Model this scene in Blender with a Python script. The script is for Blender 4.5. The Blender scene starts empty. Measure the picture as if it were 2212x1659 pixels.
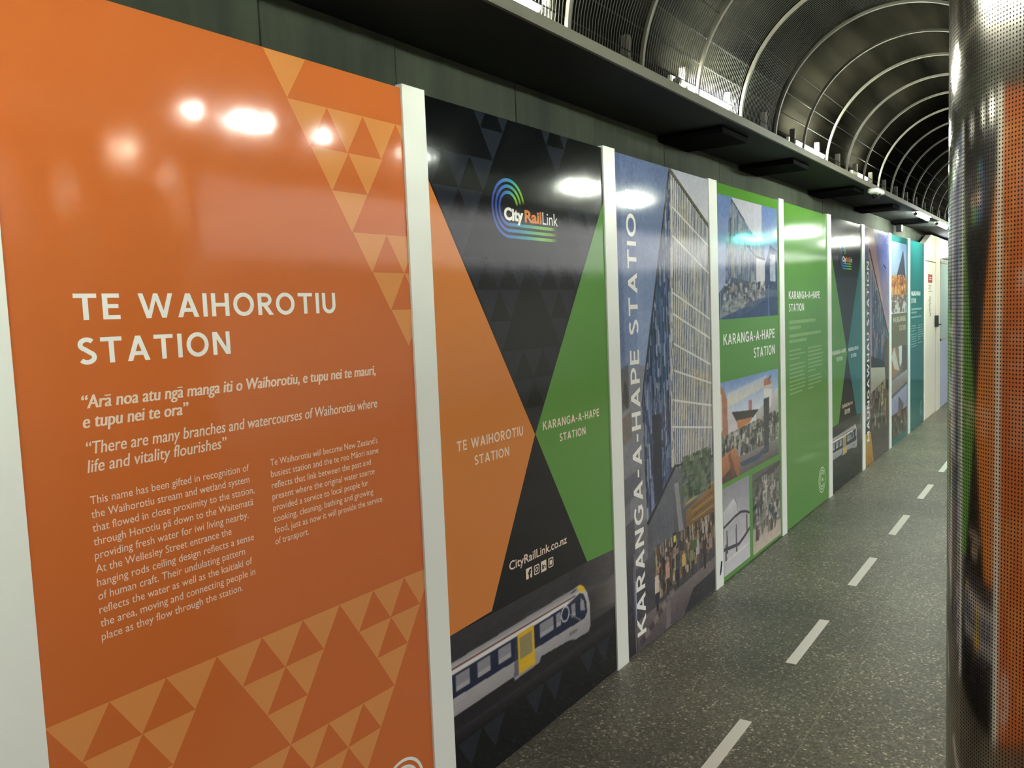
import bpy, bmesh, math, random
import numpy as np
from mathutils import Vector, Matrix
random.seed(7)
rng = np.random.default_rng(11)
C = bpy.context.scene.collection
sc = bpy.context.scene

# ------------------------------------------------------------------ camera
EYE = 1.615
cam_d = bpy.data.cameras.new('camera'); cam = bpy.data.objects.new('camera', cam_d)
C.objects.link(cam)
cam_d.sensor_fit = 'HORIZONTAL'; cam_d.sensor_width = 36.0
cam_d.lens = 36.0 * 1789.98 / 2212.0
cam_d.clip_start = 0.02; cam_d.clip_end = 200
R = Matrix(((0.56487634, 0.0918554, -0.82004714),
            (-0.82422031, 0.01500265, -0.56607049),
            (-0.03969375, 0.99565933, 0.08418373)))
M4 = R.to_4x4(); M4.translation = Vector((0, 0, EYE))
cam.matrix_world = M4
sc.camera = cam

# ------------------------------------------------------------------ world, view
w = bpy.data.worlds.new('world'); sc.world = w; w.use_nodes = True
w.node_tree.nodes['Background'].inputs[0].default_value = (0.9, 1.0, 0.95, 1)
w.node_tree.nodes['Background'].inputs[1].default_value = 0.02
sc.view_settings.view_transform = 'Standard'
sc.view_settings.look = 'None'
sc.view_settings.gamma = 1.0
sc.view_settings.use_curve_mapping = False
sc.view_settings.exposure = 2.22
TUBE = 150.0        # radiance of the fluorescent tubes
FILL = 0.55        # radiance of the fill panels added out of view behind the column
LAMP_COL = (0.93, 1.0, 0.86)
FILL_COL = (1.0, 1.0, 0.985)

# ------------------------------------------------------------------ helpers
def s2l(c):
    c = c / 255.0
    return c / 12.92 if c <= 0.04045 else ((c + 0.055) / 1.055) ** 2.4
def rgb(r, g, b): return (s2l(r), s2l(g), s2l(b), 1.0)

MATS = {}
def mat(name, col, rough=0.5, metal=0.0, spec=0.5, emit=None, coat=0.0):
    if name in MATS: return MATS[name]
    m = bpy.data.materials.new(name); m.use_nodes = True
    b = m.node_tree.nodes['Principled BSDF']
    b.inputs['Base Color'].default_value = col
    b.inputs['Roughness'].default_value = rough
    b.inputs['Metallic'].default_value = metal
    b.inputs['Specular IOR Level'].default_value = spec
    b.inputs['Coat Weight'].default_value = coat
    if emit:
        b.inputs['Emission Color'].default_value = (*emit[0][:3], 1)
        b.inputs['Emission Strength'].default_value = emit[1]
    MATS[name] = m
    return m
def nodes(m): return m.node_tree.nodes, m.node_tree.links, m.node_tree.nodes['Principled BSDF']

def add_film(m):
    """glossy laminate film: slightly wavy, soft blurred reflections"""
    n, l, b = nodes(m)
    tc = n.new('ShaderNodeTexCoord'); mp = n.new('ShaderNodeMapping')
    mp.inputs['Scale'].default_value = (1.0, 1.0, 0.5)
    ns = n.new('ShaderNodeTexNoise'); ns.inputs['Scale'].default_value = 9; ns.inputs['Detail'].default_value = 2
    n2 = n.new('ShaderNodeTexNoise'); n2.inputs['Scale'].default_value = 70; n2.inputs['Detail'].default_value = 2
    ad = n.new('ShaderNodeMath'); ad.operation = 'MULTIPLY_ADD'; ad.inputs[1].default_value = 0.06
    bp = n.new('ShaderNodeBump'); bp.inputs['Strength'].default_value = 0.12; bp.inputs['Distance'].default_value = 0.006
    l.new(tc.outputs['Object'], mp.inputs['Vector'])
    l.new(mp.outputs['Vector'], ns.inputs['Vector']); l.new(tc.outputs['Object'], n2.inputs['Vector'])
    l.new(n2.outputs['Fac'], ad.inputs[0]); l.new(ns.outputs['Fac'], ad.inputs[2])
    l.new(ad.outputs[0], bp.inputs['Height']); l.new(bp.outputs['Normal'], b.inputs['Normal'])
    return m
FR = 0.10
def film(name, r, g, b_): 
    if name in MATS: return MATS[name]
    return add_film(mat(name, rgb(r, g, b_), FR, 0, 0.32))
def film_vc(name='printed_film'):
    if name in MATS: return MATS[name]
    m = mat(name, (1, 1, 1, 1), FR, 0, 0.32)
    n, l, b = nodes(m)
    a = n.new('ShaderNodeVertexColor'); a.layer_name = 'ink'
    l.new(a.outputs['Color'], b.inputs['Base Color'])
    return add_film(m)

def link_mesh(name, me, parent=None, m=None):
    o = bpy.data.objects.new(name, me); C.objects.link(o)
    if m is not None and not me.materials: me.materials.append(m)
    if parent is not None: o.parent = parent
    return o
def obj(name, bm, m, parent=None, smooth=False):
    me = bpy.data.meshes.new(name)

    o_ = origin_of(parent)
    for v in bm.verts: v.co -= o_
    bm.to_mesh(me); bm.free()
    if smooth:
        for p in me.polygons: p.use_smooth = True
    return link_mesh(name, me, parent, m)
ORG = {}
def origin_of(p):
    if p is None: return Vector((0, 0, 0))
    v = Vector((0, 0, 0))
    while p is not None:
        v += p.location; p = p.parent
    return v
def thing(name, label, cat, loc=(0, 0, 0), group=None):
    o = bpy.data.objects.new(name, None); C.objects.link(o); o.location = loc
    o.empty_display_size = 0.1
    o['label'] = label; o['category'] = cat
    if group: o['group'] = group
    return o
def tag(o, label, cat, group=None):
    o['label'] = label; o['category'] = cat
    if group: o['group'] = group
    return o
def struct(o, label=None):
    o['kind'] = 'structure'
    if label: o['label'] = label
    return o
def box(bm, x0, x1, y0, y1, z0, z1, bev=0):
    r = bmesh.ops.create_cube(bm, size=1)
    vs = r['verts']
    for v in vs:
        v.co = Vector(((x0 + x1) / 2 + v.co.x * (x1 - x0), (y0 + y1) / 2 + v.co.y * (y1 - y0), (z0 + z1) / 2 + v.co.z * (z1 - z0)))
    if bev:
        es = list({e for v in vs for e in v.link_edges})
        bmesh.ops.bevel(bm, geom=es, offset=bev, segments=2, affect='EDGES', profile=0.5)
    return bm
def bx(*a, **k): return box(bmesh.new(), *a, **k)
def sweep(bm, pts, prof_fn, closed=False):
    """pts: list of (centre, [ring offsets])"""
    rings = []
    for c, offs in pts:
        rings.append([bm.verts.new(Vector(c) + Vector(o)) for o in offs])
    n = len(rings[0])
    for a, b in zip(rings[:-1], rings[1:]):
        for i in range(n):
            bm.faces.new((a[i], a[(i + 1) % n], b[(i + 1) % n], b[i]))
    bm.faces.new(rings[0][::-1]); bm.faces.new(rings[-1])
def cyl(bm, p0, p1, r, seg=12, r2=None):
    p0 = Vector(p0); p1 = Vector(p1); d = (p1 - p0).normalized()
    a = d.orthogonal().normalized(); b = d.cross(a)
    r2 = r if r2 is None else r2
    ang = [2 * math.pi * i / seg for i in range(seg)]
    sweep(bm, [(p0, [(a * math.cos(t) + b * math.sin(t)) * r for t in ang]),
               (p1, [(a * math.cos(t) + b * math.sin(t)) * r2 for t in ang])], None)

# ------------------------------------------------------------------ surface materials
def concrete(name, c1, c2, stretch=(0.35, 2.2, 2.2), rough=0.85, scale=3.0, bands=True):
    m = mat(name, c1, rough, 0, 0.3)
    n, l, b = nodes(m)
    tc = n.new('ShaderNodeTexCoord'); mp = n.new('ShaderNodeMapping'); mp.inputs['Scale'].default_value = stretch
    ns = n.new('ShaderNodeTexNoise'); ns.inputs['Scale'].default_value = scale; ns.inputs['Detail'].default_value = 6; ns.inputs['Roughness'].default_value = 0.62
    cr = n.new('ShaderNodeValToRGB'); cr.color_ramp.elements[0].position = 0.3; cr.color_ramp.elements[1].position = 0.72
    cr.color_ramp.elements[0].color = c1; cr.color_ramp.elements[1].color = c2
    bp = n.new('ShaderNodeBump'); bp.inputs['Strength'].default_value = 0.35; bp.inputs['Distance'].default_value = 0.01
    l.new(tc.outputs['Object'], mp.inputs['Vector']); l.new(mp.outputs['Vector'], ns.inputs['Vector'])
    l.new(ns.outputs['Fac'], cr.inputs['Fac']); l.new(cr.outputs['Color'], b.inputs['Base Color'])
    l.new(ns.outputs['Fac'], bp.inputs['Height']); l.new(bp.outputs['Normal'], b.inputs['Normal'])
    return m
def matte(m):
    b = m.node_tree.nodes['Principled BSDF']; b.inputs['Roughness'].default_value = 1.0; b.inputs['Specular IOR Level'].default_value = 0.0
    return m
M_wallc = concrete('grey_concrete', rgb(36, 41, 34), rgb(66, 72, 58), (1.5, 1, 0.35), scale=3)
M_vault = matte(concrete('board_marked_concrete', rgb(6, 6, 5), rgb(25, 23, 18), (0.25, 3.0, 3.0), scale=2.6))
M_black = mat('black_paint', rgb(20, 24, 23), 0.7, 0, 0.3)
M_fascia = mat('grey_painted_steel', rgb(90, 88, 76), 0.5)
M_rib = mat('pale_painted_steel', rgb(82, 78, 68), 0.5)
M_wire = mat('galvanised_wire', rgb(36, 36, 31), 0.5, 0.0)
M_darkwire = mat('dark_wire', rgb(14, 14, 12), 0.8, 0.0, 0.1)
M_white = mat('white_gloss_paint', rgb(240, 243, 236), 0.32, 0, 0.5)
M_tube = mat('fluorescent_tube', (1, 1, 1, 1), 0.3, emit=(LAMP_COL, TUBE))
M_tube2 = mat('dim_fluorescent_tube', (1, 1, 1, 1), 0.3, emit=(LAMP_COL, 34.0))
M_fill = mat('fill_panel', (1, 1, 1, 1), 0.3, emit=(FILL_COL, FILL))
M_dark = mat('dark_plastic', rgb(40, 42, 44), 0.4)
M_tape = mat('cream_line_tape', rgb(244, 240, 226), 0.5)

def floor_mat():
    m = mat('exposed_aggregate', rgb(110, 106, 92), 0.42, 0, 0.45)
    n, l, b = nodes(m)
    tc = n.new('ShaderNodeNewGeometry')
    v = n.new('ShaderNodeTexVoronoi'); v.inputs['Scale'].default_value = 120; v.inputs['Randomness'].default_value = 1
    r1 = n.new('ShaderNodeValToRGB'); e = r1.color_ramp
    e.elements[0].position = 0.0; e.elements[0].color = rgb(86, 83, 71)
    e.elements[1].position = 1.0; e.elements[1].color = rgb(196, 186, 162)
    for p, c in ((0.35, rgb(101, 98, 85)), (0.7, rgb(116, 112, 98)), (0.88, rgb(128, 122, 106)), (0.95, rgb(160, 151, 130))):
        q = e.elements.new(p); q.color = c
    sep = n.new('ShaderNodeSeparateColor')
    big = n.new('ShaderNodeTexNoise'); big.inputs['Scale'].default_value = 1.1; big.inputs['Detail'].default_value = 5
    r2 = n.new('ShaderNodeValToRGB'); r2.color_ramp.elements[0].position = 0.34; r2.color_ramp.elements[1].position = 0.7
    r2.color_ramp.elements[0].color = (0.72, 0.72, 0.70, 1); r2.color_ramp.elements[1].color = (1.42, 1.41, 1.35, 1)
    mx = n.new('ShaderNodeMixRGB'); mx.blend_type = 'MULTIPLY'; mx.inputs[0].default_value = 1
    l.new(tc.outputs['Position'], v.inputs['Vector']); l.new(tc.outputs['Position'], big.inputs['Vector'])
    l.new(v.outputs['Color'], sep.inputs[0]); l.new(sep.outputs[0], r1.inputs['Fac'])
    l.new(big.outputs['Fac'], r2.inputs['Fac'])
    l.new(r1.outputs['Color'], mx.inputs[1]); l.new(r2.outputs['Color'], mx.inputs[2])
    l.new(mx.outputs['Color'], b.inputs['Base Color'])
    bp = n.new('ShaderNodeBump'); bp.inputs['Strength'].default_value = 0.25; bp.inputs['Distance'].default_value = 0.002
    l.new(v.outputs['Distance'], bp.inputs['Height']); l.new(bp.outputs['Normal'], b.inputs['Normal'])
    return m
M_floor = floor_mat()
M_grout = mat('pale_joint_filler', rgb(150, 146, 126), 0.7)

def perf_mat():
    m = mat('perforated_polished_steel', rgb(214, 208, 196), 0.1, 1.0, 0.5)
    n, l, b = nodes(m)
    def math_(op, a, bb=None, c=None):
        q = n.new('ShaderNodeMath'); q.operation = op
        for i, val in enumerate((a, bb, c)):
            if val is None: continue
            if isinstance(val, (int, float)): q.inputs[i].default_value = val
            else: l.new(val, q.inputs[i])
        return q.outputs[0]
    tc = n.new('ShaderNodeTexCoord'); sp = n.new('ShaderNodeSeparateXYZ'); l.new(tc.outputs['Object'], sp.inputs[0])
    ang = math_('ARCTAN2', sp.outputs['Y'], sp.outputs['X'])
    N = 368
    u = math_('MULTIPLY', ang, N / (2 * math.pi)); v = math_('MULTIPLY', sp.outputs['Z'], 1 / 0.00734)
    fu = math_('SUBTRACT', math_('FRACT', math_('ADD', u, 1000.0)), 0.5); fv = math_('SUBTRACT', math_('FRACT', v), 0.5)
    d = math_('SQRT', math_('ADD', math_('MULTIPLY', fu, fu), math_('MULTIPLY', fv, fv)))
    mr = n.new('ShaderNodeMapRange'); mr.interpolation_type = 'SMOOTHSTEP'
    mr.inputs['From Min'].default_value = 0.236; mr.inputs['From Max'].default_value = 0.242
    l.new(d, mr.inputs['Value'])
    mx = n.new('ShaderNodeMixRGB'); mx.inputs[1].default_value = rgb(40, 33, 27); mx.inputs[2].default_value = rgb(206, 197, 184)
    l.new(mr.outputs[0], mx.inputs[0]); l.new(mx.outputs[0], b.inputs['Base Color'])
    l.new(mr.outputs[0], b.inputs['Metallic'])
    ro = n.new('ShaderNodeMapRange'); ro.inputs['To Min'].default_value = 0.9; ro.inputs['To Max'].default_value = 0.11
    l.new(mr.outputs[0], ro.inputs['Value']); l.new(ro.outputs[0], b.inputs['Roughness'])
    sl = n.new('ShaderNodeMath'); sl.operation = 'MULTIPLY'; sl.inputs[1].default_value = 0.5
    l.new(mr.outputs[0], sl.inputs[0]); l.new(sl.outputs[0], b.inputs['Specular IOR Level'])
    return m
M_perf = perf_mat()

# ================================================================== SETTING
PY = 1.700      # face of the printed hoarding
CY = 1.807      # concrete wall behind it
ZS = 2.495      # soffit height
LX, RX = 1.39, 0.222    # vault edges (Y)
VC = (0.806, 2.49); VR = 0.584
XA, XB = -2.6, 18.0

# floor of one-metre slabs on a bed of pale joint filler
fl = obj('floor', bx(XA, XB, -6.0, 2.0, -0.14, -0.0006), M_grout); struct(fl)
slab_bm = bx(0.002, 0.998, 0.002, 0.998, -0.03, 0.0)
slab_me = bpy.data.meshes.new('slab'); slab_bm.to_mesh(slab_me); slab_bm.free(); slab_me.materials.append(M_floor)
half_bm = bx(0.002, 0.998, 0.002, 0.1700, -0.03, 0.0)
half_me = bpy.data.meshes.new('edge_slab'); half_bm.to_mesh(half_me); half_bm.free(); half_me.materials.append(M_floor)
for i in range(-3, 18):
    for j in range(-7, 2):
        x0 = 0.445 + i; y0 = -0.173 + j
        o = link_mesh('slab', slab_me if j < 2 else half_me, fl)
        o.location = (x0, y0, 0)
for i in range(-3, 18):
    o = link_mesh('slab', half_me, fl); o.location = (0.445 + i, 1.827, 0)

# concrete wall left with poured bays (joint every 0.62 m)
wl = obj('wall_left', bx(XA, XB, CY + 0.03, CY + 0.3, 0, 3.4), M_black); struct(wl)
xs = [XA, -1.9, -1.1, -0.3, 0.45, 0.95, 1.51, 2.04, 2.72, 3.35, 4.1, 4.9, 5.7, 6.5, 7.3, 8.1, 8.9, 9.7, 10.5, 11.3, 12.1, 12.9, 13.7, 14.5, 15.5, 16.5, XB]
for a, b in zip(xs[:-1], xs[1:]):
    obj('wall_bay', bx(a + 0.0015, b - 0.0015, CY + random.uniform(0, .004), CY + 0.031, 1.6, 2.6, bev=0.003), M_wallc, wl)
# hoarding stands in front; ceiling pieces
cl = obj('ceiling', bx(XA, XB, LX + 0.006, CY + 0.03, ZS, ZS + 0.010), M_black); struct(cl)
cr_ = obj('ceiling', bx(XA, XB, -6.0, RX - 0.006, ZS + 0.0, ZS + 0.010), M_black); struct(cr_)
# vault behind the cage, a half barrel of board-marked concrete
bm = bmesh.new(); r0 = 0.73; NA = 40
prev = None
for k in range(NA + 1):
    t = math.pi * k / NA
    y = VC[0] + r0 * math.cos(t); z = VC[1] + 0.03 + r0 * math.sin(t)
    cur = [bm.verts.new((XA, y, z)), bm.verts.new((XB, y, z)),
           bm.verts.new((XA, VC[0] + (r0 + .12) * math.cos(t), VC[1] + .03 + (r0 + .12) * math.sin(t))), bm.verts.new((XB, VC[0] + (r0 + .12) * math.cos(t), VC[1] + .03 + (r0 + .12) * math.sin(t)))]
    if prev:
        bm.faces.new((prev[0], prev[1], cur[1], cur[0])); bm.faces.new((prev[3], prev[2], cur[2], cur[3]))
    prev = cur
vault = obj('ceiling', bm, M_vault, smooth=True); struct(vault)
# ledges carrying the lamps; unseen right lip lengthened to block fill panel light
for nm, y0, y1, ylip, zl in (('trim_1', LX, LX + 0.17, LX, ZS - .004), ('trim_2', RX - 0.17, RX, RX, 2.385)):
    bm = bmesh.new()
    box(bm, XA, XB, y0, y1, ZS + 0.0105, ZS + 0.014)
    box(bm, XA, XB, ylip - 0.006, ylip + 0.006, zl, ZS + 0.034)
    struct(obj(nm, bm, M_fascia))
# far and near end walls, right wall
M_end = mat('blue_grey_plaster', rgb(150, 168, 172), 0.6)
struct(obj('wall_back', bx(XB, XB + 0.1, -6, 2.1, 0, 3.4), M_end))
M_side = mat('pale_grey_wall', rgb(205, 203, 195), 0.6)
struct(obj('wall_front', bx(XA - 0.1, XA, -6, 2.1, 0, 3.4), M_side))
struct(obj('wall_right', bx(XA, XB, -6.1, -6.0, 0, 3.4), M_side))

# downstand beams under the soffit
for i, (a, b, lb) in enumerate([(4.02, 4.40, 'black downstand beam above the tall building poster'),
                  (5.24, 5.58, 'black downstand beam above the green framed photo poster'),
                  (6.86, 7.22, 'black downstand beam above the far edge of the green text poster'),
                  (8.45, 8.8, 'black downstand beam above the far sunset building poster'),
                  (10.3, 10.62, 'black downstand beam above the far teal posters')]):
    o = obj('ceiling_beam', bx(a, b, LX + 0.075, CY - 0.002, ZS - 0.034, ZS + 0.01, bev=0.004), mat('beam_black', rgb(7, 8, 8), .9, 0, .05))
    tag(o, lb, 'beam', 'downstand beams')
o = obj('hanging_bracket', bx(10.46, 10.54, 1.72, 1.78, 2.38, 2.462, bev=0.006), M_dark)
tag(o, 'small dark bracket hanging from the farthest black beam', 'bracket')

# ------------------------------------------------------------------ cage of ribs and wires
cage = thing('ceiling_cage', 'curved cage of pale ribs and wire mesh lining the barrel vault', 'cage', (0, 0, 0))
def arc_pts(r, t0, t1, n):
    return [(VC[0] + r * math.cos(t0 + (t1 - t0) * k / n), VC[1] + r * math.sin(t0 + (t1 - t0) * k / n), t0 + (t1 - t0) * k / n) for k in range(n + 1)]
bm = bmesh.new()
T0 = 0.06; T1 = math.pi - 0.06
sec = []
for y, z, t in arc_pts(VR, T0, T1, 48):
    ca, sa = math.cos(t), math.sin(t)
    sec.append(((0, y, z), [(-.0085, -ca * .005, -sa * .005), (.0085, -ca * .005, -sa * .005), (.0085, ca * .008, sa * .008), (-.0085, ca * .008, sa * .008)]))
sweep(bm, sec, None)
rib_me = bpy.data.meshes.new('rib'); bm.to_mesh(rib_me); bm.free(); rib_me.materials.append(M_rib)
# wires of one bay
PITCH = 0.553
def wires(t0, n):
    bm = bmesh.new()
    for k in range(27):
        x = 0.02 + k * (PITCH - 0.04) / 26
        pts = arc_pts(VR + 0.012, t0, T1, n)
        sweep(bm, [((x, y, z), [(-.0016, 0, 0), (.0016, 0, 0), (0, .0026 * math.cos(t), .0026 * math.sin(t))]) for y, z, t in pts], None)
    me = bpy.data.meshes.new('wire_mesh'); bm.to_mesh(me); bm.free(); me.materials.append(M_wire)
    return me
wire_me = wires(T0, 22); half_wire_me = wires(2.0, 9)
bm = bmesh.new()
for t in [0.13, 0.29, 0.46, 0.64, 2.50, 2.68, 2.85, 3.01]:
    y = VC[0] + (VR + .016) * math.cos(t); z = VC[1] + (VR + .016) * math.sin(t)
    cyl(bm, (0, y, z), (PITCH, y, z), 0.0028, 5)
bar_me = bpy.data.meshes.new('mesh_bar'); bm.to_mesh(bar_me); bm.free(); bar_me.materials.append(M_darkwire)
BRK = []
for s_ in (1, -1):
    yy = VC[0] + s_ * (VR + 0.055)
    bm = bx(-0.008, 0.022, yy - 0.015, yy + 0.015, ZS + 0.014, ZS + 0.155, bev=0.002)
    me = bpy.data.meshes.new('bracket'); bm.to_mesh(me); bm.free(); me.materials.append(M_rib); BRK.append(me)
RIBX = [2.41 + 0.553 * k for k in range(-7, 26)]
for i, x in enumerate(RIBX):
    o = link_mesh('rib', rib_me, cage); o.location = (x, 0, 0)
    for me in BRK:
        o = link_mesh('bracket', me, cage); o.location = (x - 0.026, 0, 0)
    if i < len(RIBX) - 1 and x < 14:
        if x < 4.2 or x < 7.2:
            o = link_mesh('wire_mesh', wire_me if x < 4.2 else half_wire_me, cage); o.location = (x, 0, 0); o['kind'] = 'stuff'
        o = link_mesh('mesh_bar', bar_me, cage); o.location = (x, 0, 0); o['kind'] = 'stuff'

# ------------------------------------------------------------------ lamps
def lamp(x0, x1, side, label, y=None, z=None, group=None, dim=False):
    y = (1.445 if side > 0 else 0.167) if y is None else y
    z = 2.578 if z is None else z
    t = thing('fluorescent_lamp', label, 'lamp', ((x0 + x1) / 2, y, z), group)
    bm = bmesh.new(); cyl(bm, (x0 + .02, y, z), (x1 - .02, y, z), 0.016, 12)
    obj('tube', bm, M_tube if z > ZS and not dim else M_tube2, t, True)
    for a in (x0, x1 - .02):
        bm = bmesh.new(); cyl(bm, (a, y, z), (a + .02, y, z), 0.018, 12); obj('end_cap', bm, M_fascia, t)
    s = 1 if side > 0 else -1
    hb = bmesh.new()
    if z < ZS: box(hb, x0 - .01, x1 + .01, y - .03, y + .03, z + .018, ZS - .003)
    else: box(hb, x0 - .01, x1 + .01, y + s * .028 - .008, y + s * .028 + .008, ZS + .012, z + .03, bev=.003)
    obj('housing', hb, M_white, t)
    return t
lamp(1.60, 2.33, 1, 'nearest fluorescent tube glowing on the left vault ledge, above the black bow-tie poster')
lamp(3.42, 4.06, 1, 'second fluorescent tube on the left vault ledge, above the green framed photo poster')
lamp(5.15, 5.85, 1, 'third fluorescent tube on the left vault ledge, seen past the nearer lit tubes')
lamp(6.80, 7.20, 1, 'short fluorescent tube on the left vault ledge just before the dome camera')
lamp(9.36, 10.2, 1, 'tube lamp mounted under the ledge beyond the dome camera', 1.41, 2.465)
lamp(10.86, 11.7, 1, 'tube lamp mounted under the ledge farthest along the hoarding', 1.41, 2.465)
G = 'tubes on the right vault ledge'  # first three tubes are unseen, added to light the near posters
lamp(-1.7, -0.95, -1, 'added fluorescent tube on the right vault ledge farthest behind the viewer', group=G)
lamp(-0.65, 0.1, -1, 'added fluorescent tube on the right vault ledge just behind the viewer', group=G, dim=True)
lamp(0.27, 1.0, -1, 'added fluorescent tube on the right vault ledge above the viewer', group=G, dim=True)
lamp(11.4, 12.1, -1, 'fluorescent tube on the right vault ledge opposite the teal text poster', group=G)
lamp(14.0, 14.7, -1, 'fluorescent tube on the right vault ledge opposite the glazed partition', group=G)
lamp(2.09, 2.34, -1, 'short tube on the right vault ledge beside the perforated column, nearer of the pair', z=2.556, group=G)
lamp(2.47, 2.71, -1, 'short tube on the right vault ledge beside the perforated column, farther of the pair', z=2.556, group=G)
lamp(2.98, 3.09, -1, 'tiny lamp on the right vault ledge just beyond the perforated column', z=2.556, group=G)
lamp(3.62, 3.93, -1, 'short tube on the right vault ledge one bay beyond the perforated column', z=2.556, group=G, dim=True)
lamp(6.3, 6.8, -1, 'tube on the right vault ledge between the two lamps well beyond the column', z=2.556, group=G)
lamp(5.5, 5.95, -1, 'fluorescent tube on the right vault ledge hidden beyond the column', group=G)
lamp(-1.0, -0.3, 1, 'fluorescent tube on the left vault ledge behind the viewer', group=G)
# unseen fill panels added over the hall to brighten the hoarding
hp = 0
for x in [-1.6 + 2.0 * k for k in range(10)]:
    for y in (-1.25, -2.45, -3.65, -4.85):
        t = thing('fill_light', 'broad flat fill panel added under the dark ceiling of the hall to the right', 'light', (x, y, ZS - .03), 'added fill panels')
        obj('housing', bx(x - .97, x + .97, y - .57, y + .57, ZS - .03, ZS - .001), M_white, t)
        obj('diffuser', bx(x - .95, x + .95, y - .55, y + .55, ZS - .034, ZS - .029), M_fill, t)
# cyan information display on the far side of the walkway
t = thing('information_display', 'glowing cyan display hung under the right vault ledge beyond the column', 'display', (10.0, 0.1, 2.42))
obj('casing', bx(9.6, 10.4, 0.06, 0.10, 2.36, 2.50, bev=.006), M_dark, t)
obj('screen', bx(9.63, 10.37, 0.100, 0.104, 2.385, 2.478), mat('cyan_screen', (0, 0, 0, 1), .3, emit=((0.12, 1.0, 0.88), 26.0)), t)

# dome camera
t = thing('dome_camera', 'white dome security camera hanging under the left vault ledge', 'camera', (7.22, 1.375, 2.49))
obj('housing', bx(7.10, 7.34, 1.33, 1.42, 2.452, 2.491, bev=.016), M_white, t, True)
bm = bmesh.new(); bmesh.ops.create_uvsphere(bm, u_segments=20, v_segments=12, radius=.034)
for v in bm.verts: v.co = Vector((7.22, 1.375, 2.45)) + v.co
obj('dome', bm, mat('smoked_dome', rgb(70, 74, 74), .06, .9), t, True)

# ------------------------------------------------------------------ column
bm = bmesh.new()
ang = [2 * math.pi * i / 192 for i in range(192)]
CX, CYY, CR = 2.041, -0.190, 0.430
ra = [[bm.verts.new((CX + CR * math.cos(a), CYY + CR * math.sin(a), z)) for a in ang] for z in (0.0, 3.1)]
for i in range(192): bm.faces.new((ra[0][i], ra[0][(i + 1) % 192], ra[1][(i + 1) % 192], ra[1][i]))
colm = thing('column', 'round column clad in perforated polished steel reflecting the posters', 'column', (CX, CYY, 0))
o = obj('perforated_cladding', bm, M_perf, colm)
for p in o.data.polygons: p.use_smooth = len(p.vertices) == 4
bm = bmesh.new()
sweep(bm, [((CX, CYY, z), [((CR + .006) * math.cos(a), (CR + .006) * math.sin(a), 0) for a in ang]) for z in (0.0, 0.05)], None)
obj('base_ring', bm, mat('brushed_steel', rgb(120, 118, 110), .35, 1), colm)

# ------------------------------------------------------------------ floor line dashes
for k in range(9):
    x = 2.445 + 1.2025 * k
    lab = ['nearest cream dash of the floor line, cut by the frame', 'second cream dash of the floor line, the longest seen whole',
           'third cream dash of the floor line, beyond the nearest whole one', 'fourth cream dash of the floor line',
           'fifth cream dash of the floor line', 'sixth and farthest visible cream dash, half hidden by the column'][k] if k < 6 else 'cream dash of the floor line hidden behind the column'
    o = obj('floor_marking', bx(x, x + .6, 1.034, 1.081, 0.0, 0.0012), M_tape); tag(o, lab, 'floor marking', 'dashed line on the floor')
# =================================================================== HOARDING
LAY = 0.00006
def tint_quad(mesh_name, parent, verts, faces, m, cols=None):
    me = bpy.data.meshes.new(mesh_name)
    off = origin_of(parent)
    me.from_pydata([tuple(Vector(v) - off) for v in verts], [], faces); me.update()
    if cols is not None:
        a = me.color_attributes.new('ink', 'FLOAT_COLOR', 'POINT')
        a.data.foreach_set('color', np.array(cols, dtype=np.float32).ravel())
    return link_mesh(mesh_name, me, parent, m)
def poly(name, parent, pts, m, lay=1, stack=False):
    """flat printed shape(s) on the hoarding face; pts = list of (x,z) outlines"""
    if not isinstance(pts[0][0], (tuple, list)): pts = [pts]
    vs, fs, lift, prev = [], [], 0.0, None
    for P in pts:
        if stack and prev is not None and max(abs(P[0][0] - prev[1][0]), abs(P[0][1] - prev[1][1])) > 1e-7: lift += 0.000015
        prev = P
        A = sum(P[i][0] * P[(i + 1) % len(P)][1] - P[(i + 1) % len(P)][0] * P[i][1] for i in range(len(P)))
        if A < 0: P = P[::-1]
        b = len(vs); vs += [(x, PY - LAY * lay - lift, z) for x, z in P]; fs.append(list(range(b, b + len(P))))
    return tint_quad(name, parent, vs, fs, m)
def clip_poly(P, x0, x1, z0, z1):
    for ax, lim, sg in ((0, x0, 1), (0, x1, -1), (1, z0, 1), (1, z1, -1)):
        out = []
        for i in range(len(P)):
            a, b = P[i], P[(i + 1) % len(P)]
            ia, ib = sg * (a[ax] - lim) >= 0, sg * (b[ax] - lim) >= 0
            if ia: out.append(a)
            if ia != ib:
                t = (lim - a[ax]) / (b[ax] - a[ax]); out.append((a[0] + t * (b[0] - a[0]), a[1] + t * (b[1] - a[1])))
        P = out
        if not P: return []
    return P
_fontcache = {}
def text_geo(s, bold=0.0, shear=0.0, space=1.0):
    cu = bpy.data.curves.new('t', 'FONT'); cu.body = s; cu.size = 1; cu.offset = bold; cu.shear = shear
    cu.space_character = space; cu.resolution_u = 3; cu.fill_mode = 'BOTH'
    ob = bpy.data.objects.new('t', cu); C.objects.link(ob)
    dg = bpy.context.evaluated_depsgraph_get(); dg.update()
    me = bpy.data.meshes.new_from_object(ob.evaluated_get(dg))
    n = len(me.vertices); co = np.zeros(n * 3); me.vertices.foreach_get('co', co); co = co.reshape(-1, 3)
    fs = [tuple(p.vertices) for p in me.polygons]
    bpy.data.objects.remove(ob); bpy.data.curves.remove(cu); bpy.data.meshes.remove(me)
    return co, fs
_cap = {}
def capheight(bold):
    if bold not in _cap:
        co, _ = text_geo('H', bold); _cap[bold] = (co[:, 1].min(), co[:, 1].max())
    return _cap[bold]
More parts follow.
